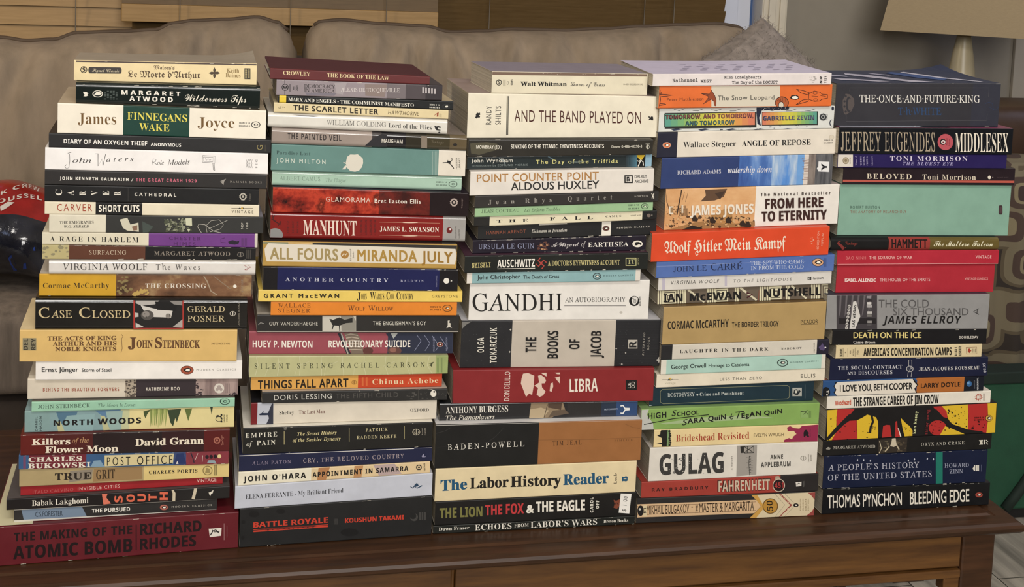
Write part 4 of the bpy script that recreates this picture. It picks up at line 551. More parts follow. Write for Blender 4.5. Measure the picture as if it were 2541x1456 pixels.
B(2, 'C4', '1075 1574.5 1305 1280 1326 1301.5', '22241f', 'Thin black paperback with white serif lettering lying on the table under the stickered book', [
  t('Dawn Fraser', 'R', 156, 1196, 462, 1180, 32, 'e3ddd0'), t('ECHOES', 'q', 520, 1192, 884, 1174, 56, 'e8e2d5', 1.1), t('FROM', 'q', 912, 1162, 1056, 1152, 34, 'e0dacd', 1.1), t('LABOR’S WARS', 'q', 1076, 1166, 1740, 1134, 58, 'e8e2d5', 1.05), t('Breton Books', 'R', 1806, 1116, 2052, 1104, 30, 'e3ddd0')], worn=12)
# ================================================================== fourth stack
B(3, 'D1', '1620 2063 183.5 181 213 209', 'd8cfcb', 'Thin pinkish white paperback with typewriter lettering, topmost of the fourth stack', [
  t('Nathanael', 'mo', 585, 290, 868, 284, 36, '2c2828'), t('WEST', 'mo', 900, 294, 1024, 292, 32, '2c2828'), t('MISS', 'mo', 1168, 250, 1268, 250, 28, '4a4646'), t('Lonelyhearts', 'mo', 1288, 250, 1586, 248, 30, '2c2828'), t('The Day of the LOCUST', 'mo', 1256, 308, 1766, 304, 30, '2c2828'), specks(2130, 2210, 230, 295, 16, 'a8a29c', 6, 14, 0, 3), t('NDP', 'SS', 2268, 300, 2268, 222, 26, '2c2828'), t('1151', 'SS', 2316, 300, 2318, 224, 22, '2c2828')],
  top='c9c1d6', curl=lambda u, d: .0012*d*d*((1-u)**3+u**4), D=.132, tp=[([(.2+.04*(i%3)+.075*(i//3)+.0, .25+.13*(i%4)), (.2+.04*(i%3)+.075*(i//3)+.045, .27+.13*(i%4)), (.2+.04*(i%3)+.075*(i//3)+.045, .285+.13*(i%4)), (.2+.04*(i%3)+.075*(i//3), .265+.13*(i%4))], '8d87a0') for i in range(28)])  # cover top tinted lavender to carry the bluish light on it
B(3, 'D1', '1635 2064 215 210.5 267 261.5', 'd5682e', 'Orange and cream paperback with horned skull drawings on its spine', [
  r(1022, 1795, 335, 568, 'd2c9b6', -.012), t('Peter Matthiessen', 'n', 522, 502, 932, 494, 34, '5e2c18', 1.1), t('The Snow Leopard', 'n', 1094, 494, 1730, 486, 52, '3c3a36', 1.12),
  [l(q, 7, '3a1e18') for q in ([(440, 425), (520, 430), (590, 436), (520, 448), (445, 455)], [(440, 530), (500, 535), (512, 542), (445, 550)], [(445, 380), (436, 430), (450, 480), (436, 560)], [(455, 400), (452, 440)])],
  p([(905, 415), (1000, 425), (1022, 378), (1060, 440), (1075, 490), (1072, 560), (1055, 555), (1045, 500), (1020, 480), (930, 535), (985, 470), (990, 450)], '9a4a2a'), l([(905, 415), (1000, 425), (1022, 378), (1060, 440), (1075, 490), (1072, 560)], 6, '3a1e18'), l([(1045, 500), (1020, 480), (930, 535), (985, 470), (990, 450), (905, 415)], 6, '3a1e18'),
  e(1815, 520, 78, 70, '3a1e18'), e(1815, 522, 71, 63, 'b05a30'), e(1808, 548, 32, 40, '3a1e18'), e(1808, 550, 26, 36, 'd2c9b6'), [l([(1760+i*20, 470-i*2+abs(i-3)*6), (1775+i*16, 510)], 4, '3a1e18') for i in range(6)],
  pc(1958, 462, K, -50, 4, -36, -22, 20, -28, 46, -12, 46, 14, 18, 26, -36, 20), pc(1958, 462, 'ece6d8', -30, -8, 10, -18, 40, -4, 34, 14, 0, 16, -30, 8),
  l([(1980, 368), (2060, 385), (2130, 410), (2100, 430), (2030, 410), (1980, 368)], 6, '3a1e18'), l([(1975, 542), (2050, 490), (2120, 480), (2110, 505), (2040, 525), (1975, 542)], 6, '3a1e18'), l([(2120, 420), (2180, 388), (2240, 400), (2270, 425), (2330, 430), (2330, 470), (2270, 480), (2240, 500), (2180, 505), (2115, 480), (2120, 420)], 6, '3a1e18'), ringp(2190, 412, 26, 16, '3a1e18', 'd5682e'), ringp(2195, 486, 24, 14, '3a1e18', 'd5682e'), l([(2250, 440), (2310, 450)], 4, '3a1e18'), l([(2150, 445), (2220, 452)], 4, '3a1e18')])
B(3, 'D1', '1635 2069.5 269.5 264.5 326 316', 'cfd0ca', 'Paperback with two rainbow title plates on a pale wave print', [
  [l([(600+i*210, 595+(i*13) % 20), (660+i*210, 612), (720+i*210, 590)], 5, '2a3248') for i in range(8)], p([(1530, 575), (1900, 565), (1890, 600), (1590, 610), (1560, 690), (1580, 780), (1540, 760), (1530, 640)], '232a44'), [p([(560+i*310, 818+(i*7) % 12), (640+i*310, 808), (700+i*310, 820), (600+i*310, 838)], '39425c') for i in range(6)], specks(1570, 1900, 572, 600, 22, 'e0e0da', 2, 7, -.01, 3), specks(1050, 2100, 785, 825, 18, '2a3248', 4, 12, -.02, 4), e(2375, 748, 24, 38, '2a3248'), e(2380, 748, 20, 32, 'cfd0ca'), e(2388, 585, 14, 24, '2a3248'),
  r(496, 1528, 636, 812, '2c302c', -.013), r(490, 1516, 645, 796, '2c302c', -.02), grad(496, 1510, 650, 790, ['5a9a88', '7fae6a', 'c3c04a', 'd8c64c', 'd9a04e', 'cf7a5c'], -.02), r(1590, 2220, 625, 778, '2c302c', -.012), grad(1594, 2208, 632, 770, ['cf7a5c', 'd39a54', 'd2c34c', 'c3c04a', '7fae6a', '5a9a88'], -.02),
  t('TOMORROW, AND TOMORROW,', 'SS', 504, 708, 1492, 690, 50, '2c1a1c', 1.05), t('TOMORROW, AND TOMORROW,', 'S', 512, 702, 1490, 684, 40, '8a4a4c', 1.06), t('AND TOMORROW', 'SS', 728, 778, 1280, 766, 50, '16282c', 1.05), t('AND TOMORROW', 'S', 734, 772, 1278, 760, 40, '3c6a74', 1.06), t('GABRIELLE ZEVIN', 'SS', 1602, 722, 2176, 712, 50, '2c2028', 1.05), t('GABRIELLE ZEVIN', 'S', 1608, 716, 2174, 706, 40, '5c5c7c', 1.06), flower(2278, 680, 42, '35383c', '9a9c98'), t('Vintage', 'q', 2328, 715, 2326, 645, 14, '4a4a4a')], top='c8c8c2')
B(3, 'D1', '1631 2079 331 321 389.5 380', '25263a', 'White paperback with a navy end carrying an orange bird oval', [
  peng(520, 998, 42, 30, 'cf7448', rim='e0b8a0'), t('Wallace Stegner', 'q', 706, 1024, 1300, 1010, 62, '2e2b28'), t('ANGLE OF REPOSE', 'R', 1366, 1010, 2142, 994, 62, K), e(2376, 908, 28, 26, 'b3a692'), e(2376, 908, 25, 23, 'd3c8b4'), t('ISBN 0 14', 'S', 2290, 952, 2390, 950, 16, '5a544c'), t('01.6930X', 'S', 2286, 980, 2390, 978, 16, '5a544c')], z=[(637, 'd8cfc0')], top='6a5548')
B(3, 'D1', '1640.5 2065.5 394.5 383.5 467.5 454', '324479', 'Blue sky paperback with white clouds, a furry grey end and a white square letter mark', [
  [l([(2040+(i*7) % 30, 1150+i*18), (2120, 1160+i*17)], 5, '8a6e62') for i in range(14)],
  t('RICHARD ADAMS', 'r', 638, 1328, 1130, 1316, 44, 'ccccd4', 1.05), t('watership down', 'I', 1206, 1312, 1702, 1302, 68, 'd6d6dc'), p([(2228, 1182), (2350, 1186), (2344, 1300), (2222, 1294)], 'e3e2e0'), t('Y', 'SS', 2322, 1282, 2322, 1206, 62, '26262c'), e(2222, 1262, 12, 14, 'e3e2e0')],
  z=[(1330, (22, (2.2, 1, .55), [(.36, '34508e'), (.5, '4468a6'), (.62, '6a8cc0'), (.74, 'a8b8cc')])), (1700, (20, (2.4, 1, .5), [(.34, '3f68b0'), (.48, '5688c8'), (.6, '98b0cc'), (.7, 'd0d4d6')])), (1985, '6a98cc'), (2060, 'cfc4ba'), (2110, (60, (3, 1, .5), [(.35, '5e534e'), (.6, '857a72')])), (2190, (80, (3, 1, .4), [(.35, '47474a'), (.65, '68686a')]))], top='2a3358')
B(3, 'D2', '1650 2080.5 471 459.5 571.5 555.5', (26, (1, 1, 1.6), [(.35, 'c4905e'), (.55, 'd2a474'), (.75, 'dcb286')]), 'Very thick paperback with a tan battle scene on its spine and dark brown capitals', [
  p([(950, 140), (1200, 128), (1160, 220), (1060, 260), (900, 270), (960, 205)], '6a4e38'), p([(1060, 180), (1180, 150), (1120, 250)], '4f3a2c'), p([(1010, 430), (1180, 350), (1250, 350), (1270, 540), (1020, 530)], 'b3844e'),
  l([(688, 140), (664, 260), (634, 420)], 14, '4a3526'), l([(505, 170), (522, 280), (560, 400)], 9, '6a4a32'), [l([(680+i*40, 150+i*10), (668+i*30, 230+i*24)], 5, '8a6848') for i in range(3)], specks(505, 780, 320, 430, 30, '7a5838', 5, 14, 0, 5), r(545, 592, 325, 415, 'e0d6c4'), r(560, 592, 338, 398, '9a7a54'), [r(660+i*20, 672+i*20, 350-(i*31) % 60, 430, '8d6a48') for i in range(5)], r(685, 705, 310, 400, 'd8c8b0'), 
  p([(500, 590), (640, 560), (740, 530), (860, 500), (1000, 490), (1120, 520), (1280, 520), (1510, 490), (1512, 548)], '9d7548'), specks(520, 1500, 430, 560, 70, '5f432c', 6, 24, 0, 6), specks(520, 1500, 440, 560, 50, 'cda878', 6, 20, 0, 7), [pc(x, y, '3a2a20', -22, 40, -30, 0, -8, -26, 10, -30, 22, -4, 40, 20, 30, 44) for x, y in ((830, 450), (1030, 470), (1210, 470), (1370, 510), (1430, 520))], p([(690, 585), (800, 540), (900, 560), (920, 575)], '2e231c'),
  t('JAMES JONES', 'SS', 780, 424, 1492, 404, 108, 'e6ddcc', 1.02), t('The National Bestseller', 'S', 1576, 208, 2360, 188, 34, '3a2824', 1.7), t('FROM HERE', 'SS', 1628, 350, 2276, 330, 110, '44251f'), t('TO ETERNITY', 'SS', 1586, 492, 2318, 468, 108, '44251f')], z=[(1512, 'ded8cf')], top='b8a9a8', D=.115)
B(3, 'D2', '1616.5 2057 579 561.5 649 630', 'd0492a', 'Thick bright orange red paperback with white blackletter words', [
  t('Adolf Hitler', 'fr', 494, 856, 1140, 828, 138, 'e8dcc8'), t('Mein Kampf', 'fr', 1172, 828, 1862, 796, 140, 'e8dcc8'), specks(2130, 2180, 680, 750, 10, 'e09a80', 5, 12, 0, 3), t('HOUGHTON', 'm', 2230, 820, 2240, 604, 24, 'e2a088', 1.1), t('MIFFLIN', 'm', 2278, 774, 2288, 634, 22, 'e2a088', 1.1)], rough=.3)
B(3, 'D2', '1628.5 2069.5 650.5 633 688.5 669.5', '5670ac', 'Cornflower blue paperback with navy and white serif capitals', [
  t('JOHN LE', 'r', 594, 1064, 968, 1048, 58, '232c50', 1.05), t('CARRE', 'r', 1018, 1046, 1370, 1034, 74, '232c50', 1.05), l([(1338, 958), (1362, 944)], 8, '232c50'), t('THE SPY WHO CAME', 'r', 1462, 986, 2062, 966, 42, 'ccd2e0', 1.05), t('IN FROM THE COLD', 'r', 1468, 1042, 2060, 1024, 42, 'ccd2e0', 1.05), peng(2222, 956, 60, 42, 'd2a27c', rim='2a3050'), [r(2292+i*18, 2298+i*18, 910, 1005, '40548a') for i in range(2)], l([(405, 1000), (700, 995), (1300, 965), (2080, 945)], 4, '8c9cc8')], worn=6, rough=.3)
B(3, 'D2', '1633.5 2063 691 673.5 719.5 700.5', 'cfcac2', 'Off white paperback with slanted thin capitals and lavender stripes', [
  r(468, 502, 1138, 1264, 'b9b2bf', -.04), r(1172, 1198, 1106, 1226, 'b9b2bf', -.04), t('VIRGINIA WOOLF', 'o', 568, 1206, 1110, 1186, 40, '45423e', 1.35), t('TO THE LIGHTHOUSE', 'o', 1272, 1184, 1930, 1162, 34, '5a5753', 1.5), r(2106, 2146, 1118, 1156, '2e2d2c'), t('h', 'I', 2112, 1150, 2138, 1150, 24, 'cfcac2'), t('Harcourt', 'm', 2154, 1148, 2284, 1142, 26, '2e2d2c')])
B(3, 'D2', '1630.5 2055 721.5 704.5 758 738', '6d6153', 'Paperback with a cream and taupe geometric deco pattern under bold black capitals', [
  [q for x0, n in ((415, 3), (640, 4), (975, 4), (1285, 2), (1565, 5), (1860, 2), (2145, 4)) for q in [r(x0+i*26, x0+i*26+17, 1276-(x0-412)*.04, 1440-(x0-412)*.045, 'ddd6b4', -.04) for i in range(n)]],
  [q for cx, w_, cy in ((552, 74, 1352), (1138, 72, 1328), (1742, 70, 1302)) for q in [r(cx-w_, cx+w_, cy-72, cy+72, 'ddd6b4', -.04), r(cx-w_+14, cx+w_-14, cy-58, cy+58, '4c4438', -.04), r(cx-w_+22, cx+w_-22, cy-50, cy+50, 'ddd6b4', -.04), r(cx-28, cx+28, cy-28, cy+28, '6d6153', -.04), r(cx-18, cx+18, cy-18, cy+18, 'ddd6b4', -.04)]],
  l([(760, 1262), (940, 1412)], 28, 'd8d0b2'), l([(1345, 1240), (1530, 1385)], 26, 'd8d0b2'), l([(1920, 1215), (2090, 1365)], 24, 'd8d0b2'), [r(2262+i*24, 2334, 1206+i*24, 1212+i*24, 'ddd6b4') for i in range(3)], [r(2262+i*24, 2270+i*24, 1206+i*24, 1350-i*24, 'ddd6b4') for i in range(3)], [r(2262+i*24, 2334, 1344-i*24, 1350-i*24, 'ddd6b4') for i in range(3)], p([(1555, 1270), (1540, 1385), (1556, 1384), (1562, 1268)], '8a5a48'),
  t('IAN', 'SS', 484, 1402, 696, 1392, 88, K, 1.05), t('McEWAN', 'SS', 778, 1388, 1354, 1366, 84, K, 1.05), l([(1416, 1296), (1480, 1318), (1420, 1352)], 18, '55222a'), t('NUTSHELL', 'SS', 1616, 1348, 2252, 1322, 90, K, 1.05)])
B(3, 'D3', '1645 2048 759.5 750 855 840', 'a78c5c', 'Thick plain khaki tan paperback with black condensed capitals', [
  t('CORMAC', 'S', 530, 440, 822, 428, 88, '2a2118'), t('McCARTHY', 'S', 852, 430, 1218, 416, 92, '2a2118'), t('THE BORDER TRILOGY', 'S', 1254, 422, 1780, 406, 62, '3a2f20'), t('PICADOR', 'n', 2028, 380, 2222, 372, 46, '2f2618'), r(2030, 2222, 384, 388, '2f2618', -.03)], top='6e5636')  # cover top browned to carry the shadow on it
B(3, 'D3', '1641 2056.5 856.5 843.5 892 878', '2b2a2c', 'Off white paperback with black ends and wide black serif capitals', [
  t('LAUGHTER IN THE DARK', 'R', 666, 708, 1664, 680, 38, '211f1d', 1.4), t('NABOKOV', 'R', 1806, 670, 2040, 660, 22, '3c3834', 1.3), t('VINTAGE', 'm', 2188, 705, 2186, 590, 14, '6a655c'), p([(2230, 640), (2260, 615), (2275, 595), (2290, 630), (2310, 645), (2285, 680), (2245, 668)], '5d5078'), e(2306, 644, 10, 8, 'd8d4d0')], z=[(582, 'c9c2b4'), (2206, '2b2838')], worn=3)
B(3, 'D3', '1640 2048 894 879 928.5 913', 'd2cdbf', 'Pale mint paperback with white ends and an outlined bird mark', [
  t('George Orwell', 'm', 570, 886, 960, 868, 46, '2a3432'), t('Homage to Catalonia', 'm', 992, 868, 1448, 852, 38, '2a3432'), ringp(1824, 815, 62, 44, '33403c', 'a3c2b5'), peng(1824, 815, 46, 32, None, 'ddd9cc', '2a3230'), t('MODERN CLASSICS', 'm', 1912, 820, 2228, 802, 15, '55706a', 1.6)], z=[(514, 'a3c2b5'), (2258, 'd2cdbf')])
B(3, 'D3', '1629 2046.5 930.5 915 961 942.5', 'd9cfba', 'Cream paperback with thin grey sans capitals and a small winged mark', [
  r(468, 650, 1004, 1007, '6a6250', -.01), p([(526, 1016), (545, 992), (560, 1010), (590, 996), (570, 1016)], '3a3428'), e(560, 994, 14, 9, 'cfae50'), t('vintage', 'n', 498, 1058, 618, 1054, 24, 'b0a88f', 1.1), t('LESS THAN ZERO', 'n', 1118, 1018, 1592, 1000, 32, '5f5a50', 1.35), t('ELLIS', 'n', 2028, 986, 2192, 980, 42, '4c4840', 1.15)])
B(3, 'D3', '1612 2018.5 963 945 1007.5 995', '1f3844', 'Dark petrol blue paperback with a thin frame round its white lettering', [
  [l(q, 5, '8a8a6c') for q in ([(470, 1114), (1880, 1070), (1902, 1092), (1898, 1205), (1875, 1222)], [(1875, 1222), (478, 1278), (448, 1258), (446, 1140), (470, 1114)])], t('DOSTOEVSKY', 'r', 530, 1200, 832, 1190, 42, 'ccd0ca', 1.05), e(864, 1176, 10, 12, 'ccd0ca'), t('Crime and Punishment', 'q', 892, 1190, 1384, 1174, 38, 'ccd0ca', 1.1), r(1934, 2040, 1098, 1192, 'a8a8a0', -.01), pc(1988, 1146, '2a3236', -42, 18, -34, -26, -4, -34, 10, -8, 20, -30, 40, -8, 22, 14, 6, 34, -22, 30), e(1975, 1142, 12, 16, 'c8c6ba'), r(2072, 2082, 1062, 1215, '44565c'), p([(322, 1290), (360, 1295), (322, 1302)], 'b8c0bc')], top='1a2c36')
B(3, 'D4', '1590.5 2032.5 1016 998 1067 1050.5', '7fa056', 'Lime green paperback with slanted black marker handwriting', [
  p([(218, 158), (300, 152), (280, 210), (345, 300), (350, 366), (218, 372)], 'b9bab2'), p([(420, 300), (820, 240), (1280, 215), (1620, 235), (1300, 262), (800, 290), (480, 310)], '9fb384'), t('HiGH', 'b', 292, 254, 484, 236, 60, K, 1.15), t('S', 'o', 542, 222, 592, 216, 58, K), t('S', 'o', 545, 222, 595, 216, 58, K), t('CHOOL', 'b', 600, 224, 832, 204, 44, K, 1.15), l([(248, 312), (560, 250), (938, 208)], 8, K), t('S', 'o', 654, 322, 708, 312, 58, K), t('S', 'o', 657, 322, 711, 312, 58, K), t('ARA', 'b', 712, 304, 890, 282, 52, K, 1.15), t('QuiN', 'b', 932, 276, 1116, 254, 50, K, 1.15), l([(1150, 236), (1204, 222)], 8, K), l([(1182, 196), (1172, 226), (1168, 252), (1184, 254), (1190, 240)], 8, K), l([(1220, 182), (1312, 172)], 10, K), l([(1262, 178), (1236, 250)], 10, K), t('EgAN', 'b', 1286, 242, 1490, 216, 50, K, 1.15), t('QuiN', 'b', 1526, 212, 1714, 190, 46, K, 1.15), r(1912, 1990, 158, 240, '88a864'), l([(1912, 172), (1960, 178), (1985, 160)], 8, '3c4c2c'), l([(1940, 205), (1975, 180), (1988, 205)], 7, '3c4c2c'), r(2000, 2022, 165, 238, '6c8a4c')], top='7c9a62')
B(3, 'D4', '1622.5 2030 1067 1052.5 1108.5 1094.5', 'd9c391', 'Cream yellow paperback with a black skyline at one end and crimson figures at the other', [
  p([(432, 372), (500, 370), (490, 545), (440, 548), (436, 520), (360, 522), (440, 505), (436, 455), (388, 430), (420, 415), (424, 385)], '26221e'), p([(500, 370), (528, 370), (518, 545), (490, 546)], '7d9a68'), [e(518+(i*5) % 14, 385+i*24, 12, 12, '2c2a20') for i in range(7)], p([(516, 370), (524, 370), (514, 545), (508, 545)], '2c2a20'), t('Brideshead Revisited', 'q', 588, 494, 1366, 462, 72, 'a8402a'), t('EVELYN WAUGH', 'n', 1414, 444, 1732, 434, 34, '5c4a30'), 
  p([(1925, 328), (2102, 312), (2098, 490), (1735, 498), (1740, 475), (1790, 455), (1820, 470), (1835, 440), (1868, 412), (1840, 380), (1775, 382), (1768, 345), (1800, 328), (1840, 350), (1900, 355)], '9c2d50'), pc(1975, 410, '241a22', -30, 30, -32, -10, -18, -40, 6, -42, 10, -24, 26, -10, 20, 10, 30, 34, 8, 36, 4, 22, -14, 24, -14, 42), t('Back Bay', 'm', 2020, 440, 2018, 355, 12, '6a2a44')])
B(3, 'D4', '1610.5 2027 1113 1096.5 1194.5 1174', 'd3cdc2', 'Thick off white paperback with weathered grey black capitals and a barbed wire photo band', [
  t('GULAG', 'SS', 416, 848, 1092, 822, 214, '43413f', 1.04), specks(420, 1090, 630, 840, 50, 'b9b4aa', 3, 9, 0, 5), specks(560, 700, 640, 840, 14, '77746f', 6, 16, 0, 6), t('A HISTORY', 'm', 1188, 792, 1190, 645, 14, '8a857c', 1.3), p([(1238, 536), (1448, 530), (1440, 840), (1230, 860)], '9c968e'), p([(1270, 545), (1310, 542), (1308, 612), (1276, 614)], '33312f'), [l(q, 7, '3c3a37') for q in ([(1310, 545), (1410, 538), (1412, 610), (1310, 614)], [(1310, 545), (1410, 608)], [(1410, 540), (1310, 612)], [(1345, 540), (1345, 612)])], l([(1368, 640), (1360, 720), (1370, 850)], 6, '4c4a46'), [l([(1330+(i*17) % 30, 660+i*28), (1405, 664+i*27)], 3, '6a6762') for i in range(6)], [l([(1362, 655+i*28), (1384, 645+i*29)], 6, '4c4a46') for i in range(7)],
  t('ANNE', 'S', 1590, 678, 1724, 672, 44, '35332f', 1.1), t('APPLEBAUM', 'S', 1490, 766, 1804, 752, 52, '4a4844', 1.1), ringp(1940, 667, 30, 24, '8a8478', 'd3cdc2'), r(1936, 1944, 648, 688, '8a8478'), t('ANCHOR', 'm', 2002, 705, 2000, 625, 10, '8a8478'), t('BOOKS', 'm', 2028, 695, 2026, 632, 10, '8a8478')], top='b9b0a8')
B(3, 'D4', '1591 2030 1197 1175.5 1235.5 1218', 'a33f35', 'Brick red paperback with outlined condensed capitals and a round dark badge', [
  p([(1645, 862), (1680, 855), (1700, 895), (1680, 920), (1640, 900)], 'a89a86'), t('RAY BRADBURY', 'S', 332, 1024, 932, 998, 34, '2c1816', 1.5), t('FAHRENHEIT', 'SS', 1030, 1032, 1590, 1008, 124, '3c201c'), t('FAHRENHEIT', 'S', 1040, 1026, 1586, 1004, 112, 'c9b7a0'), e(1680, 958, 66, 70, 'c8b7a2'), e(1680, 958, 58, 62, '2e1a1c'), t('451', 'S', 1634, 988, 1730, 984, 58, 'b03a38'), p([(1860, 925), (1922, 920), (1920, 965), (1865, 972)], 'd8d2c8'), l([(1870, 955), (1890, 935), (1912, 945)], 6, K), r(1938, 1944, 915, 975, '6a6864'), r(1952, 1957, 912, 972, '6a6864')], z=[(1690, '302c2c')], rough=.35)
B(3, 'D4', '1580 2021 1237.5 1219.5 1299.5 1279', '33302f', 'Dark paperback with a peach ribbon of thin lettering and gold chevrons', [
  p([(178, 1160), (1440, 1112), (1490, 1180), (1420, 1255), (176, 1300)], 'd6b48c'), [l([(178, y), (1435, y-48)], 4, '6a4a30') for y in (1182, 1272)], r(240, 278, 1172, 1290, 'd9c8a0', -.03), e(212, 1228, 34, 56, '2a2624'), e(204, 1212, 12, 12, 'cfc8ba'), p([(242, 1200), (272, 1198), (258, 1224), (272, 1250), (242, 1254), (256, 1226)], '2f2620'), p([(246, 1208), (268, 1206), (258, 1222)], 'd8cfa8'), 
  t('MIKHAIL BULGAKOV', 'n', 278, 1270, 728, 1248, 92, '3a2a1c'), t('·', 'SS', 752, 1218, 766, 1218, 60, '3a2a1c'), t('THE', 'm', 820, 1256, 820, 1166, 24, '3a2a1c'), t('MASTER & MARGARITA', 'n', 836, 1246, 1416, 1222, 96, '3a2a1c'),
  p([(1370, 1310), (1428, 1250), (1492, 1180), (1440, 1112), (1385, 1060), (1450, 1058), (1520, 1150), (1560, 1180), (1520, 1230), (1440, 1308)], 'c99a4c'), p([(1450, 1058), (2066, 1030), (2056, 1282), (1440, 1308), (1530, 1190)], 'd6c6a4'), e(1590, 1178, 82, 82, '6a4a20'), e(1590, 1178, 74, 74, 'b98a3c'), t('50', 'R', 1618, 1230, 1612, 1120, 58, '2f2416'), 
  [l([(1640, 1050), (1745, 1165), (1640, 1300)], 4, '8a8470'), l([(1690, 1045), (1812, 1168), (1690, 1298)], 20, 'a04a44'), l([(1740, 1042), (1860, 1165), (1740, 1294)], 4, '8a8470')], [e(1695+i*15, 1055+i*14, 4, 4, 'e0d2b4') for i in range(8)], [e(1700+i*14, 1285-i*14, 4, 4, 'e0d2b4') for i in range(8)], e(1862, 1168, 28, 20, '2a2422'), pc(1862, 1168, 'e8e0d0', -8, -8, 10, -6, 12, 8, -6, 8), [t(w_, 'm', x, 1225, x, 1100, 12, '8d7a58', 1.2) for w_, x in (('PENGUIN', 1916), ('CLASSICS', 1944), ('DELUXE', 1972), ('EDITION', 2000))], p([(1990, 1036), (2066, 1030), (2064, 1110), (2030, 1070)], 'a04a44'), p([(1975, 1284), (2030, 1235), (2060, 1195), (2056, 1281)], 'a04a44')])
# ================================================================== fifth stack
B(4, 'E1', '2073 2480 207 206.5 309.5 309.5', '3c3b41', 'Massive charcoal paperback with white calligraphic capitals, topmost of the fifth stack', [
  [l(q, 4, '5c5a5e') for q in ([(428, 370), (430, 330), (2102, 330), (2100, 440)], [(388, 660), (388, 732), (2078, 722), (2088, 640)])], p([(380, 400), (430, 408), (480, 460), (486, 530), (450, 610), (385, 655), (360, 640), (345, 560), (345, 480)], '5f5654'), e(418, 530, 34, 96, '3c3b41'), e(430, 530, 24, 74, '5f5654'), [e(360+(abs(i-1.5))*14, 430+i*62, 14, 13, '3c3b41') for i in range(4)],
  t('THE·ONCE·AND·FUTURE·KING', 'r', 548, 502, 1996, 508, 88, 'e0dcd4', 1.02), t('T·h·WHITE', 'r', 1010, 656, 1532, 656, 88, '33507a', 1.0), l([(2060, 520), (2110, 500), (2150, 520), (2160, 600)], 5, '36466a'), l([(2110, 560), (2180, 600), (2220, 560)], 4, '36466a')],
  z=[(1900, '3b3c48')], top='2c3858', curl=lambda u, d: .008*d**3*max(0, (u-.6)/.4)**3, D=.132, worn=5, tp=[([(.08, .35), (.2, .3), (.3, .2), (.36, .12), (.28, .1), (.2, .18), (.1, .22)], 'b9b6c6'), ([(.0, .75), (.12, .7), (.25, .5), (.2, .45), (.08, .6)], 'a8a6ba'), ([(.28, .75), (.38, .6), (.5, .25), (.62, .08), (.48, .06), (.38, .3), (.25, .62)], 'b9b6c6'), ([(.42, .7), (.5, .55), (.53, .58), (.46, .74)], 'a8a6ba'), ([(.7, .85), (.8, .4), (.93, .1), (.9, .08), (.76, .35), (.66, .8)], 'c4c2d0'), ([(.55, .75), (.62, .4), (.72, .2), (.78, .3), (.7, .6), (.62, .85)], '3d5a94')])
B(4, 'E1', '2081 2512 319 325 380 383', '15181f', 'Black paperback with tall narrow letters and a round pink sticker shape', [
  t('JEFFREY', 'r', 324, 1086, 806, 1088, 226, 'a99a84', 1.05), t('EUGENIDES', 'r', 850, 1090, 1456, 1094, 226, 'a99a84', 1.05), e(1582, 982, 94, 98, 'b8535c'), e(1552, 980, 36, 38, K), e(1556, 982, 26, 26, 'd8c8c4'), pc(1556, 984, '7a3438', -12, -6, 10, -10, 14, 10, -6, 14), [t(w_, 'm', x, y, x, y-90, 14, '7d2c38') for w_, x, y in (('Picador', 1606, 1020), ('Pulitzer', 1634, 1030))], t('MIDDLESEX', 'q', 1700, 1102, 2340, 1104, 228, 'e6dccb', 1.02)], top='8a3f5e', tp=[([(.01, .02), (.48, .02), (.45, .4), (.01, .4)], 'b3b8c6'), ([(.48, .02), (.64, .02), (.6, .4), (.45, .4)], '2c3240')], z=[(300, '15181f')], rough=.35)
B(4, 'E1', '2078.5 2497.5 383 385 414 418', '2f2460', 'Violet paperback with a white publisher square and pale serif capitals', [
  r(285, 468, 1132, 1280, 'd9d1c4'), e(382, 1206, 38, 42, '8a7a60'), e(382, 1206, 30, 34, 'b3a68c'), e(382, 1206, 16, 18, '8a7a60'), t('PLUME', 'm', 440, 1246, 440, 1168, 12, '5a5040'), [t(w_, 'R', x, 1265, x-4, 1150, 16, 'a8a0c0') for w_, x in (('Winner of', 514), ('THE', 574), ('NOBEL', 610), ('PRIZE in', 648), ('Literature', 708))], t('TONI MORRISON', 'q', 916, 1206, 1848, 1210, 54, 'd8cfe0', 1.25), t('THE BLUEST EYE', 'I', 1070, 1262, 1676, 1266, 40, 'a8a0c8', 1.3)], rough=.35)
B(4, 'E1', '2092 2518 418 418 455 457.5', '2e2228', 'Plum paperback with a coral line along its lower edge', [
  p([(348, 1436), (2412, 1448), (2410, 1475), (346, 1462)], 'b8584a'), t('BELOVED', 'q', 636, 1424, 1174, 1430, 62, 'ddd0b8', 1.3), t('Toni Morrison', 'q', 1306, 1432, 1948, 1438, 62, 'd8cbb6', 1.15), e(2112, 1408, 20, 22, 'e0d6c4'), e(2152, 1408, 6, 6, 'a89a90'), t('VINTAGE', 'm', 2206, 1416, 2340, 1416, 12, '5c4c50', 1.4)], rough=.35)
B(4, 'E2', '2081 2505 457 461 584.5 584.5', '7fa391', 'Massive plain sage mint paperback with one tiny dark oval', [
  t('ROBERT BURTON', 'm', 424, 412, 766, 412, 34, '4d6a5c', 1.3), t('THE ANATOMY OF MELANCHOLY', 'm', 424, 464, 1074, 462, 30, '8a6a58', 1.3), p([(2152, 385), (2160, 372), (2188, 372), (2196, 385), (2196, 462), (2188, 480), (2160, 480), (2150, 462)], '4a3438'), p([(2162, 390), (2186, 388), (2186, 462), (2162, 462)], '5d464a')])
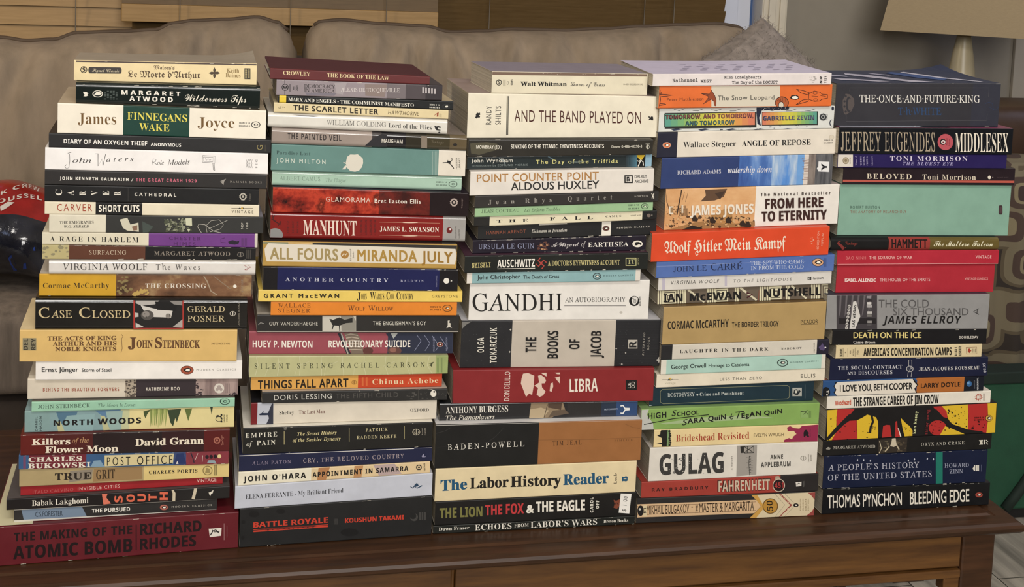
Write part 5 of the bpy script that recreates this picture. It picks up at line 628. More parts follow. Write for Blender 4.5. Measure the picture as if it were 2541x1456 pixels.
B(4, 'E2', '2062.5 2478.5 588.5 590.5 621.5 620.5', '1b1a1b', 'Thin book in black, red and olive with white script letters', [
  pc(315, 840, '8a3430', -50, -30, -30, -44, -8, -20, 20, 0, 40, 30, 28, 52, 10, 56, -4, 20, -30, 0), l([(280, 800), (310, 790)], 8, '8a3430'), l([(330, 880), (372, 862)], 8, '8a3430'), t('Vintage', 'sc', 362, 832, 506, 832, 42, '8a3a30'), t('HAMMETT', 'b', 906, 868, 1318, 868, 102, '1e1614', 1.1), t('The Maltese Falcon', 'sc', 1394, 850, 2082, 850, 62, 'e3ddc0')], z=[(872, '9a3a34'), (1352, '6a5a2c')], round=.005)
B(4, 'E2', '2077 2478 624 621 657 654', 'b32a3a', 'Thinner of the two plain raspberry red paperbacks, resting on the thicker one', [
  t('BAO NINH', 'n', 372, 1002, 604, 1000, 34, 'd47a78', 1.2), t('THE SORROW OF WAR', 'm', 642, 998, 1144, 996, 34, 'e6b8b0', 1.2), t('VINTAGE', 'n', 1882, 990, 2068, 990, 36, 'ecc8c0', 1.1), r(276, 2150, 1056, 1062, 'd89a98', -.006)])
B(4, 'E2', '2075 2466.5 660 655.5 728 723.5', 'b02b38', 'Thicker of the two plain raspberry red paperbacks, above the grey casino sign book', [
  t('ISABEL ALLENDE', 'b', 360, 1262, 718, 1262, 36, 'ecd8d0'), t('THE HOUSE OF THE SPIRITS', 'm', 766, 1258, 1352, 1254, 36, 'e0b4b0', 1.05), t('VINTAGE CLASSICS', 'm', 1756, 1240, 2026, 1240, 26, 'd89c98')])
B(4, 'E3', '2051 2453 731 731 816.5 815.5', '8a8988', 'Thick grey paperback with a desert casino sign photograph', [
  r(262, 735, 100, 498, '4a4549'), [p([(300+i*70, 100), (322+i*70, 100), (310+i*66, 300), (290+i*66, 360)], '6e686b') for i in range(6)], r(290, 720, 372, 440, '2c282b'), p([(455, 180), (490, 172), (540, 350), (480, 496), (412, 496)], 'cfcbc5'), t('LAS VEGAS', 'SS', 470, 478, 492, 215, 30, '3a3638'), [e(410-i*5.4, 232+i*42, 17, 19, 'c3bfb9') for i in range(7)], [t(ch, 'S', 416-i*5.4, 240+i*42, 416-i*5.4, 226+i*42, 18, '3a3638') for i, ch in enumerate('EMOCLEW')], [r(612+(i*11) % 16, 665+(i*7) % 12, 112+i*36, 140+i*36, c) for i, c in enumerate(['8a8588', '3a3639', 'cfcbc6', 'a8a4a2', '5a5658', 'bab6b2', '77736f', '2c2a2c', '8a8684', '5a5658'])], 
  t('THE COLD', 'n', 752, 248, 1338, 248, 92, '5f5d5d', 1.0), t('SIX THOUSAND', 'n', 920, 338, 1800, 338, 84, '5f5d5d', 1.0), t('JAMES ELLROY', 'SO', 796, 434, 1718, 432, 88, '1f1d1d', 1.1), l([(1920, 260), (1858, 295), (1920, 328)], 8, '3a3838'), l([(1900, 275), (1898, 318)], 7, '3a3838')], z=[(735, '8a8988')], top='4a4a58')
B(4, 'E3', '2065.5 2448 819.5 817 856 850.5', '1c1b1e', 'Black paperback with cream yellow title and a small white line below it', [
  t('DEATH ON THE ICE', 'm', 460, 604, 1250, 602, 66, 'e0cd84', 1.0), t('Cassie Brown', 'm', 458, 666, 712, 666, 30, 'd8d2c8', 1.0), t('DOUBLEDAY', 'S', 1690, 608, 1914, 606, 28, 'cfc9bf')], worn=8)
B(4, 'E3', '2074 2436 857 855 890 885', 'd0bf98', 'Small old cream paperback with heavy slanted black condensed capitals', [
  t('N3641', 'SS', 324, 818, 326, 732, 26, '35301f'), r(336, 341, 720, 822, '6a6048'), t('1', 'S', 374, 784, 376, 765, 16, '4a4430'), r(392, 396, 718, 822, '6a6048'), t('NON', 'S', 430, 788, 432, 752, 16, '4a4430'), t('FICTION', 'S', 466, 806, 468, 735, 16, '4a4430'), r(476, 480, 716, 820, '6a6048'), t('95¢', 'S', 516, 798, 518, 748, 20, '4a4430'), t('AMERICA’S CONCENTRATION CAMPS', 'SS', 576, 812, 1604, 800, 88, '29241c'), t('ALLAN R.', 'SS', 1668, 812, 1668, 704, 30, '29241c'), t('BOSWORTH', 'SS', 1716, 812, 1716, 700, 32, '29241c'), [l([(1772, 712), (1895, 708), (1897, 785), (1775, 790), (1772, 712)], 4, '8a5a44')], pc(1805, 752, 'a8402c', -14, 18, -12, -22, 8, -28, 16, -10, 30, 0, 14, 12, 16, 28, 0, 20), [r(1848+i*14, 1854+i*14, 728, 772, '8a7a60') for i in range(3)]], worn=3)
B(4, 'E3', '2059 2450.5 891 886 942 933.5', '1b2140', 'Navy paperback with white capitals and an outlined ribbon medallion', [
  t('THE SOCIAL CONTRACT', 'q', 278, 974, 1026, 958, 42, 'c9c8cc', 1.2), t('AND', 'q', 388, 1030, 488, 1028, 32, 'c9c8cc', 1.1), t('DISCOURSES', 'q', 516, 1030, 912, 1022, 44, 'c9c8cc', 1.15), [l(q, 5, 'b5b2b0') for q in ([(1102, 940), (1104, 858), (1138, 858), (1140, 940)], [(1100, 985), (1088, 1058)], [(1140, 985), (1130, 1058)])], ringp(1116, 962, 42, 36, 'b5b2b0', '2a3048'), specks(1090, 1142, 940, 985, 16, 'a8a6a8', 4, 9, 0, 3), t('JEAN-JACQUES ROUSSEAU', 'q', 1220, 984, 1924, 968, 40, 'd3d0cc', 1.15), t('$6.95', 'q', 2004, 1004, 1996, 896, 30, 'b8b8c0')], worn=5)
B(4, 'E3', '2041.5 2441 946.5 932.5 983.5 970', '2f568a', 'Paperback with a white torn speech panel, an orange author panel and blue end', [
  e(140, 1240, 48, 66, '16181c'), t('P.S.', 'SS', 166, 1272, 172, 1210, 24, 'e6e2d8'), p([(240, 1120), (1160, 1078), (1185, 1110), (1215, 1150), (1180, 1190), (1200, 1244), (262, 1278), (228, 1240), (248, 1200), (225, 1165), (246, 1140)], '1c1a1a'), p([(275, 1116), (1150, 1080), (1165, 1115), (1200, 1152), (1168, 1192), (1186, 1240), (270, 1276), (240, 1245), (260, 1205), (238, 1165), (256, 1135)], 'dcd3c4'), r(1192, 1216, 1068, 1090, 'a8642e'), 
  t('I LOVE YOU, BETH COOPER', 'b', 302, 1228, 1144, 1198, 74, K, 1.0), t('LARRY DOYLE', 'b', 1246, 1186, 1704, 1166, 52, '2e1c12', 1.1), e(1808, 1136, 30, 34, '3c6ca0'), e(1798, 1128, 14, 14, '6a94c0'), t('HARPER', 'm', 1876, 1192, 1876, 1092, 14, '6a7078'), t('PERENNIAL', 'm', 1916, 1210, 1914, 1064, 18, 'c8c8c8')], z=[(1195, 'a8642e'), (1745, '181d2a')], top='8a5a48')
B(4, 'E3', '2052 2458 984.5 968.5 1015.5 999.5', 'd9d2c4', 'White paperback with squeezed black capitals and a red sun mark', [
  t('Woodward', 'SS', 246, 1388, 430, 1380, 54, 'c0492c'), t('THE STRANGE CAREER OF JIM CROW', 'SS', 454, 1398, 1452, 1362, 100, '231f1c'), [l([(1918+30*math.cos(i*.5236), 1292+28*math.sin(i*.5236)), (1918+46*math.cos(i*.5236+.12), 1292+42*math.sin(i*.5236+.12))], 7, 'b0442e') for i in range(12)], ringp(1918, 1292, 30, 29, 'b0442e', 'd9d2c4'), ringp(1918, 1292, 14, 18, 'b0442e', 'd9d2c4'), r(1974, 1984, 1248, 1332, '6a3a30')], top='cfc6b8')
B(4, 'E4', '2050.5 2472 1016 998.5 1093 1072', '1e1c1d', 'Thick paperback painted in yellow, red and black brush shapes', [
  p([(136, 170), (262, 162), (252, 260), (250, 400), (262, 512), (145, 515)], 'd6b12e'), p([(262, 162), (460, 152), (400, 230), (258, 370), (250, 290)], 'b62e2c'), p([(200, 512), (270, 380), (400, 290), (480, 285), (480, 400), (490, 495), (260, 510)], 'b62e2c'), l([(145, 510), (260, 380), (400, 240), (520, 190)], 44, '1e1c1d'), p([(482, 285), (540, 258), (600, 220), (640, 232), (700, 250), (722, 300), (724, 430), (720, 485), (490, 495)], 'd6b12e'), l([(650, 230), (665, 300), (640, 360), (632, 430)], 26, '1e1c1d'), p([(780, 350), (815, 336), (858, 338), (876, 470), (765, 480)], 'b62e2c'), p([(920, 300), (936, 290), (945, 380), (985, 468), (912, 476), (915, 400)], 'b62e2c'), p([(944, 370), (956, 380), (985, 468), (972, 470)], 'e6dfd0'), p([(978, 256), (1040, 320), (1080, 350), (1112, 400), (1110, 460), (1022, 466), (1000, 380)], 'd6b12e'),
  p([(1345, 130), (1440, 124), (1500, 180), (1505, 260), (1400, 230), (1370, 170)], 'b62e2c'), p([(1440, 124), (1735, 105), (1742, 200), (1735, 390), (1560, 340), (1510, 260), (1495, 180)], 'd6b12e'), p([(1735, 105), (1960, 92), (1962, 260), (1950, 425), (1735, 395), (1745, 240)], 'b62e2c'), p([(1960, 92), (2060, 86), (2050, 420), (1945, 428), (1965, 270)], 'd6b12e'), e(1395, 370, 100, 86, 'b62e2c'), p([(1480, 350), (1560, 380), (1700, 440), (1420, 452)], 'd6b12e'), l([(1360, 170), (1440, 260), (1560, 350), (1730, 410), (1900, 432)], 46, '1e1c1d'),
  specks(500, 720, 320, 490, 12, '1e1c1d', 4, 14, 0, 3), specks(1510, 1720, 130, 380, 40, '1e1c1d', 3, 12, 0, 4), specks(1300, 1480, 300, 430, 10, '5a1818', 4, 12, 0, 5), specks(1780, 1940, 280, 380, 6, '3a1414', 6, 18, 0, 6), specks(150, 470, 200, 500, 8, '2a1a18', 5, 12, 0, 7), specks(990, 1100, 320, 450, 8, '1e1c1d', 4, 10, 0, 8),
  t('ken kesey', 'b', 1142, 430, 1166, 180, 32, 'c9cc9a', 1.25), t('sailor song', 'b', 1276, 440, 1300, 164, 32, '8a3034', 1.25), t('ISBN 0 14', 'S', 1806, 262, 1916, 256, 16, '4a1a1a'), t('01.3997 X', 'S', 1806, 288, 1916, 282, 16, '4a1a1a'), peng(1972, 258, 36, 32, 'c9a44a', rim='3a2a14')])
B(4, 'E4', '2041.5 2460 1094 1076.5 1131.5 1113', '1d1c1c', 'Black paperback with a small bat-like photograph in the middle', [
  l([(138, 610), (160, 590), (185, 600)], 8, 'a8a498'), p([(135, 612), (165, 588), (188, 600), (175, 618)], '8d897e'), t('MARGARET ATWOOD', 'q', 216, 610, 690, 596, 34, 'a8a398', 1.05), p([(728, 505), (1055, 480), (1042, 640), (722, 662)], '3c342c'), p([(880, 490), (920, 485), (935, 570), (900, 585), (860, 575), (875, 530)], 'c5b9a2'), l([(740, 520), (760, 600), (735, 655)], 8, 'c8bca0'), l([(850, 580), (800, 640)], 14, 'b5a88e'), l([(930, 560), (960, 615)], 14, 'b5a88e'), specks(735, 860, 520, 640, 14, '6f6450', 6, 16, 0, 3), specks(940, 1040, 500, 630, 14, '5d5140', 8, 20, 0, 4), t('ORYX AND CRAKE', 'q', 1206, 574, 1696, 554, 36, 'b5b0a4', 1.2), p([(1860, 508), (1905, 505), (1900, 530), (1905, 558), (1862, 560), (1875, 535)], 'cfcabc'), r(1914, 1930, 504, 556, 'cfcabc'), l([(1940, 506), (1962, 520), (1942, 535), (1962, 556)], 9, 'cfcabc')], top='2a2830')
B(4, 'E4', '2043 2448 1132.5 1116 1213 1196', '152040', 'Thick worn navy paperback with a teal stripe between its titles', [
  r(1375, 1452, 640, 1000, '1f7a6a', -.035), t('A PEOPLE’S HISTORY', 'r', 160, 852, 1186, 818, 64, 'b4b4be', 1.15), t('OF THE UNITED STATES', 'r', 156, 966, 1328, 920, 66, 'b4b4be', 1.15), t('HOWARD', 'r', 1474, 820, 1748, 810, 46, '9a9eb0', 1.1), t('ZINN', 'r', 1530, 886, 1680, 880, 46, '9a9eb0', 1.05), [r(x, x+w_, 790, 858, 'd8d4c8', -.03) for x, w_ in ((1806, 14), (1828, 18), (1850, 12))], p([(1790, 830), (1806, 800), (1806, 856)], 'd8d4c8'), r(1884, 1890, 785, 862, '5a6078'), [pc(x, y, 'c8cad4', -8, 6, 0, -14, 9, -2, 2, 14) for x, y in ((490, 732), (560, 732), (635, 740), (1064, 738), (1132, 724), (1278, 718), (1346, 722))]], worn=30)
B(4, 'E4', '2041 2455 1214 1196.5 1276.5 1252.5', '18191c', 'Black paperback with tall white condensed capitals, bottom of the fifth stack', [
  t('THOMAS PYNCHON', 'n', 152, 1276, 990, 1240, 140, 'e6dfd0', 1.0), t('THOMAS PYNCHON', 'm', 152, 1276, 990, 1240, 140, 'e6dfd0', 1.0), t('BLEEDING EDGE', 'm', 1084, 1234, 1752, 1200, 140, 'e6dfd0', 1.0), l([(716, 1092), (732, 1100)], 6, 'e6dfd0'), peng(1862, 1126, 40, 27, 'a84a3c', rim='6a3a34')], worn=16, top='2a2a30')
# ================================================================== the room
WY = 1.80
def box(vs, fs, x0, x1, y0, y1, z0, z1):
    b = len(vs); vs += [(x, y, z) for x in (x0, x1) for y in (y0, y1) for z in (z0, z1)]
    fs += [tuple(b+i for i in f) for f in ((0, 1, 3, 2), (4, 6, 7, 5), (0, 4, 5, 1), (2, 3, 7, 6), (1, 5, 7, 3), (0, 2, 6, 4))]
def boxes(name, lst, m, parent=None, bevel=0.0, **kw):
    vs, fs = [], []
    for q in lst: box(vs, fs, *q)
    o = mesh(name, vs, fs, [m], None, parent, **kw)
    if bevel:
        md = o.modifiers.new('edges', 'BEVEL'); md.width = bevel; md.segments = 3; md.limit_method = 'ANGLE'
    return o
def struct(o): o['kind'] = 'structure'; return o
WALL = simple('wall_paint', '8f887c', 0.85, bs=140, bd=.0006, bst=.15, var=.03)
CEIL = simple('ceiling_paint', 'd8d2c8', 0.9); TRIM = simple('trim_paint', 'cfc6b4', 0.5, var=.04)
def floor_mat():
    m, t_, b = nt('floor_boards'); v = coords(t_, (1, 1, 1)); mp = t_.nodes.new('ShaderNodeMapping'); mp.inputs['Rotation'].default_value = (0, 0, 1.5708); t_.links.new(v, mp.inputs[0])
    br = t_.nodes.new('ShaderNodeTexBrick'); br.inputs['Scale'].default_value = 1.0; br.inputs['Brick Width'].default_value = 1.3; br.inputs['Row Height'].default_value = 0.17; br.inputs['Mortar Size'].default_value = 0.0012
    br.inputs['Color1'].default_value = (*lin('b5ac9c'), 1); br.inputs['Color2'].default_value = (*lin('a0978a'), 1); br.inputs['Mortar'].default_value = (*lin('3c3832'), 1); t_.links.new(mp.outputs[0], br.inputs[0])
    g = noise(t_, coords(t_, (14, 1.2, 1)), 3.0, 6); mx = t_.nodes.new('ShaderNodeMix'); mx.data_type = 'RGBA'; mx.blend_type = 'MULTIPLY'; mx.inputs['Factor'].default_value = .8
    t_.links.new(br.outputs[0], mx.inputs[6]); t_.links.new(ramp(t_, [(.35, '8a8a8a'), (.65, 'ffffff')], g), mx.inputs[7]); t_.links.new(mx.outputs[2], b.inputs['Base Color']); b.inputs['Roughness'].default_value = .45; return m
struct(boxes('floor', [(-2.2, 3.2, -3.2, WY+.1, -.06, 0)], floor_mat()))
struct(boxes('ceiling', [(-2.2, 3.2, -3.2, WY+.1, 2.5, 2.56)], CEIL))
cas = at(1945, 50, WY); gl = at(1887, 50, WY); WX1 = gl.x; WX0 = -1.5; WZ0, WZ1 = 0.70, 2.15
struct(boxes('wall_back', [(-2.2, WX0, WY, WY+.1, 0, 2.5), (WX1, 3.2, WY, WY+.1, 0, 2.5), (WX0, WX1, WY, WY+.1, 0, WZ0), (WX0, WX1, WY, WY+.1, WZ1, 2.5)], WALL))
struct(boxes('wall_left', [(-2.26, -2.2, -3.2, WY+.1, 0, 2.5)], WALL)); struct(boxes('wall_front', [(-2.2, 3.2, -3.26, -3.2, 0, 2.5)], WALL))
struct(boxes('wall_right', [(3.2, 3.26, -3.2, WY+.1, 0, 2.5)], WALL))
struct(boxes('baseboard_back', [(-2.2, 3.2, WY-.016, WY-.001, .001, .11)], TRIM, bevel=.004))
# window with its casing, sash and glass
win = struct(boxes('window_1', [(WX0, WX1, WY+.03, WY+.07, WZ0, WZ0+.06), (WX0, WX1, WY+.03, WY+.07, WZ1-.06, WZ1), (WX0, WX0+.06, WY+.03, WY+.07, WZ0+.06, WZ1-.06)], simple('window_vinyl', 'e6e6ea', .4, var=.02)))
s1 = at(1792, 40, WY+.05).x; s2 = at(1856, 40, WY+.05).x; s3 = at(1820, 40, WY+.05).x
sash = boxes('sash', [(s1-.03, s3, WY+.02, WY+.06, WZ0+.06, WZ1-.06), (s3, s2, WY+.035, WY+.065, WZ0+.06, WZ1-.06)], simple('sash_vinyl', 'd5d8e4', .35, var=.02), win, bevel=.003)
gm, gt, gb = nt('window_glass'); gb.inputs['Base Color'].default_value = (.9, .95, 1, 1); gb.inputs['Roughness'].default_value = 0.02; gb.inputs['Transmission Weight'].default_value = 1.0; gb.inputs['IOR'].default_value = 1.02
boxes('pane', [(WX0+.06, WX1, WY+.048, WY+.052, WZ0+.06, WZ1-.06)], gm, sash)
struct(boxes('trim_1', [(WX1, cas.x, WY-.018, WY-.001, WZ0-.05, WZ1+.07), (WX1+.012, WX1+.03, WY-.026, WY-.018, WZ0-.05, WZ1+.07), (cas.x-.022, cas.x-.006, WY-.024, WY-.018, WZ0-.05, WZ1+.07), (WX1-.004, WX1, WY-.018, WY+.05, WZ0, WZ1)], TRIM, bevel=.002))
struct(boxes('trim_2', [(at(2520, 20, WY).x, at(2520, 20, WY).x+.07, WY-.014, WY-.001, .12, 2.4)], simple('corner_trim', 'a59d90', .6, var=.03), bevel=.002))
# wooden blinds
def wood(name, c1, c2, sx=(3, 30, 30), rough=.35, sc=6, coat=0.0):
    m, t_, b = nt(name); v = coords(t_, sx); n = noise(t_, v, sc, 7, .6); t_.links.new(ramp(t_, [(.3, c1), (.7, c2)], n), b.inputs['Base Color'])
    b.inputs['Roughness'].default_value = rough; b.inputs['Specular IOR Level'].default_value = .32; b.inputs['Coat Weight'].default_value = coat; b.inputs['Coat Roughness'].default_value = .15; bump(t_, b, n, .08, .0006); return m
SLAT = wood('blind_wood', '96774a', 'a88758', (2, 8, 30), .45); SLAT_SHADED = wood('shaded_blind_wood', '5a4526', '685232', (2, 8, 30), .5)  # second tone: the same blind wood with shade put into its colour
def blind(xa, xb, ylow, y_off, tilt, label, m, cords, low):
    P = at(xa, ylow, WY-y_off); x0 = P.x; x1 = at(xb, ylow, WY-y_off).x; root = empty('window_blind', (x0+(x1-x0)/2, WY-y_off, P.z))
    tag(root, label, 'blind', 'wooden blinds over the window'); vs, fs = [], []; z = P.z+(.0415 if low else 0); n = 0
    c, s_ = math.cos(tilt), math.sin(tilt)
    while z < WZ1-.05 and n < 40:
        b = len(vs); hw = .0265; zc = z+.025
        for x in (x0, x1):
            for u, w in ((-hw, -.0014), (hw, -.0014), (hw, .0014), (-hw, .0014)): vs.append((x, WY-y_off+u*s_+w*c, zc+u*c-w*s_))
        fs += [tuple(b+i for i in f) for f in ((0, 1, 5, 4), (1, 2, 6, 5), (2, 3, 7, 6), (3, 0, 4, 7), (0, 3, 2, 1), (4, 5, 6, 7))]
        z += .0435; n += 1
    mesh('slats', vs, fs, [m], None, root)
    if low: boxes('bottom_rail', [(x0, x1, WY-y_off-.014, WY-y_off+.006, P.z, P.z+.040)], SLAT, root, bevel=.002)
    boxes('head_rail', [(x0, x1, WY-y_off-.012, WY-y_off+.012, WZ1-.045, WZ1+.01)], m, root, bevel=.003)
    cm = simple('blind_cord', '6a5f50', .7)
    for cx in cords:
        X = at(cx, 40, WY-y_off-.012).x; boxes('cord', [(X-.0009, X+.0009, WY-y_off-.034, WY-y_off-.0305, P.z-.02, WZ1-.04)], cm, root)
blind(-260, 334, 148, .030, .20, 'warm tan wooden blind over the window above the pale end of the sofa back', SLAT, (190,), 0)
blind(302, 1085, 52, .105, .10, 'middle wooden blind with a broad pale bottom rail above the gap between the sofa cushions', SLAT_SHADED, (447, 720, 956), 1)
blind(326, 1790, 180, .072, -.28, 'long shaded brown wooden blind with slats tilted down beside the bare bright window pane', SLAT_SHADED, (1210, 1592, 1665), 0)
# ================================================================== coffee table
TW = wood('table_wood', '2c1b0e', '4a2f1c', (1.2, 14, 14), .42, 7, .05); TA = wood('apron_wood', '4a2f18', '6c4923', (1.5, 16, 16), .38, 7, .2)
tb = empty('coffee_table', (.08, .15, 0)); tag(tb, 'dark stained wooden coffee table carrying five tall stacks of books', 'table')
TX0, TX1, TY0, TY1 = -.78, .905, -.052, .362
def slab(name, prof, m):
    vs, fs = [], []
    for inset, z in prof: vs += [(TX0+inset, TY0+inset, z), (TX1-inset, TY0+inset, z), (TX1-inset, TY1-inset, z), (TX0+inset, TY1-inset, z)]
    for i in range(len(prof)-1):
        for j in range(4): a, b = i*4+j, i*4+(j+1) % 4; fs.append((a, b, b+4, a+4))
    fs.append((3, 2, 1, 0)); k = len(vs)-4; fs.append((k, k+1, k+2, k+3)); return mesh(name, vs, fs, [m], None, tb)
slab('tabletop', [(.016, TZ-.019), (.013, TZ-.017), (.005, TZ-.0135), (.001, TZ-.010), (0, TZ-.006), (.002, TZ-.003), (.006, TZ-.0012), (.010, TZ-.0008), (.024, TZ-.0006), (.0255, TZ-.0016), (.028, TZ-.0016), (.031, TZ)], TW)
AY = TY0+.026
boxes('apron', [(.247, .843, AY+.004, AY+.022, TZ-.063, TZ-.0191), (-.70, .243, AY+.004, AY+.022, TZ-.063, TZ-.0191), (.243, .247, AY+.009, AY+.022, TZ-.063, TZ-.0191), (-.70, .843, AY+.001, AY+.022, TZ-.075, TZ-.065), (.823, .843, AY+.003, AY+.02, TZ-.092, TZ-.0751)], TA, tb, bevel=.0015)
boxes('apron', [(-.70, .84, TY1-.055, TY1-.035, TZ-.1, TZ-.0191), (.858, .873, AY+.05, TY1-.07, TZ-.1, TZ-.0191), (-.72, -.705, AY+.03, TY1-.07, TZ-.1, TZ-.0191)], TA, tb, bevel=.0015)
def legm(x, y):
    prof = [(.0, TZ-.0192), (.0, TZ-.108), (.003, TZ-.116), (.009, TZ-.121), (.011, TZ-.14), (.015, TZ-.3), (.017, .0)]; vs, fs = [], []; h = .0215
    for q, z in prof: k = h-q; vs += [(x-k, y-k, z), (x+k, y-k, z), (x+k, y+k, z), (x-k, y+k, z)]
    for i in range(len(prof)-1):
        for j in range(4): a, b = i*4+j, i*4+(j+1) % 4; fs.append((a, a+4, b+4, b))
    fs += [(0, 1, 2, 3), (len(vs)-1, len(vs)-2, len(vs)-3, len(vs)-4)]; o = mesh('leg', vs, fs, [TW], None, tb); md = o.modifiers.new('edges', 'BEVEL'); md.width = .003; md.segments = 2
for x in (TX0+.055, .8655):
    for y in (AY+.025, TY1-.06): legm(x, y)
# ================================================================== sofa
CH = simple('chenille', '6f6358', .9, bs=90, bd=.002, bst=.5, var=.35, vs=7, stretch=(9, 9, 1.2)); FAB = simple('cushion_weave', '877764', .9, bs=220, bd=.0012, bst=.35, var=.2, vs=9, stretch=(3, 3, .8)); PIP = simple('piping_brown', '4a3a2a', .7)
def loft(name, secs, mats, parent=None, smooth=True, caps=True, **kw):
    n = len(secs[0]); vs = [q for s_ in secs for q in s_]; fs = [(i*n+j, i*n+(j+1) % n, (i+1)*n+(j+1) % n, (i+1)*n+j) for i in range(len(secs)-1) for j in range(n)]
    if caps: fs += [tuple(range(n-1, -1, -1)), tuple((len(secs)-1)*n+j for j in range(n))]
    return mesh(name, vs, fs, mats, None, parent, smooth=smooth, **kw)
def sup(cx, cz, a, b, x, e_=.45, n=40):
    out = []
    for i in range(n):
        w = i*2*math.pi/n; c, s_ = math.cos(w), math.sin(w); out.append((x, cx+a*math.copysign(abs(c)**e_, c), cz+b*math.copysign(abs(s_)**e_, s_)))
    return out
def interp(pts, x):
    if x <= pts[0][0]: return pts[0][1]
    for (x0, y0), (x1, y1) in zip(pts, pts[1:]):
        if x <= x1:
            f = (x-x0)/(x1-x0); f = f*f*(3-2*f); return y0+(y1-y0)*f
    return pts[-1][1]
def tube(name, pts, rad, m, parent, n=8):
    secs = []
    for i, q in enumerate(pts):
        a = Vector(pts[max(i-1, 0)]); b = Vector(pts[min(i+1, len(pts)-1)]); d = (b-a).normalized(); u = d.cross(Vector((0, 1, 0))).normalized(); v = d.cross(u)
        secs.append([Vector(q)+u*rad*math.cos(k*2*math.pi/n)+v*rad*math.sin(k*2*math.pi/n) for k in range(n)])
    return loft(name, secs, [m], parent)
SY, BY = .60, 1.12
sofa = empty('sofa', (-.3, 1.0, 0)); tag(sofa, 'taupe fabric sofa under the window behind the coffee table', 'sofa')
def sofabox(name, x0, x1, y0, y1, z0, z1, m, e_=.25, puff=.0, n=28):
    secs = []; cy, cz, a, b = (y0+y1)/2, (z0+z1)/2, (y1-y0)/2, (z1-z0)/2
    for i in range(n+1):
        f = i/n; k = (1-abs(2*f-1)**14)**.5 if 0 < f < 1 else .0; k = .86+.14*k; pf = 1+puff*math.sin(math.pi*f)
        secs.append(sup(cy, cz, a*k, b*k*pf, x0+(x1-x0)*f, e_, 48))
    return loft(name, secs, [m], sofa)
DRK = simple('shaded_base_fabric', '3e342c', .9, bs=120, bst=.3, var=.2)  # base fabric darkened to carry the shade below the seat
sofabox('base', -1.75, 1.135, SY+.015, 1.36, .06, .405, DRK, .12)
sofabox('seat_cushion', -1.5, -.31-.39, SY, 1.08, .408, .535, CH, .22, .03); sofabox('seat_cushion', -.69, .22, SY, 1.08, .408, .535, CH, .22, .03); sofabox('seat_cushion', .235, 1.125, SY, 1.08, .408, .535, CH, .22, .03)
sofabox('back', -1.75, 1.25, 1.275, 1.39, .41, .84, DRK, .2)
sofabox('arm', -1.78, -1.53, SY, 1.36, .10, .66, CH, .3, n=16); sofabox('arm', 1.14, 1.25, SY+.02, 1.27, .10, .54, CH, .3, n=16)
for k in range(4): boxes('foot', [((-1.68, 1.16)[k % 2], (-1.68, 1.16)[k % 2]+.06, (SY+.06, 1.22)[k//2], (SY+.06, 1.22)[k//2]+.06, .001, .065)], TW, sofa)
def back_cushion(outline, x_end, label, depth=.105):
    y0 = BY; P = [at(x, y, y0) for x, y in outline]; xs = [q.x for q in P]; prof = [(q.x, q.z) for q in P]; xa, xb = xs[0], xs[-1]
    root = empty('sofa_cushion', ((xa+xb)/2, y0, .54)); tag(root, label, 'cushion', 'loose back cushions of the sofa'); secs = []; n = 120; g = random.Random(int(outline[0][0])+5); wr = [(g.uniform(xa, xb), g.uniform(.007, .022), g.uniform(-.022, .014)) for _ in range(38)]+[(xb-.03, .03, -.02), (xa+.03, .03, -.02)]
    for i in range(n+1):
        x = xa+(xb-xa)*i/n; f = i/n; top = interp(prof, x); zb = .542; b = (top-zb)/2; a = depth*(1-abs(2*f-1)**6)**.5 if 0 < i < n else .012; a = max(a, .012)
        sec = []
        for q in sup(y0, zb+b, a, b, x, .5, 56):
            hz = (q[2]-zb)/(2*b); wv = sum(d*math.exp(-((x-c+(hz-.7)*.12*(1 if k_ % 2 else -1))/w)**2) for k_, (c, w, d) in enumerate(wr)); front = max(0, -(q[1]-y0))/max(a, .01); lean = .05*(hz-.5)
            sec.append((x, q[1]+lean+front*(wv*hz+.004*math.sin(x*37+hz*9)), q[2]))
        secs.append(sec)
    cas_ = loft('casing', secs, [FAB], root)
    pp = [(xa+(xb-xa)*i/90, y0+.02, interp(prof, xa+(xb-xa)*i/90)+.0015) for i in range(2, 89)]; tube('piping', pp, .0042, PIP, cas_)
back_cushion([(-420, 130), (-300, 100), (-120, 88), (0, 98), (60, 106), (130, 103), (190, 86), (300, 83), (385, 79), (430, 62), (480, 56), (560, 53), (640, 47), (690, 60), (715, 80), (738, 130)], 0, 'taupe back cushion with a dark piped edge behind the first stack of books')
back_cushion([(752, 130), (762, 88), (778, 68), (800, 57), (850, 54), (950, 64), (1060, 70), (1120, 84), (1200, 82), (1280, 77), (1400, 80), (1500, 76), (1600, 70), (1700, 66), (1790, 63), (1840, 70), (1858, 85), (1878, 130)], 0, 'taupe back cushion with a dark piped edge behind the second, third and fourth stacks')
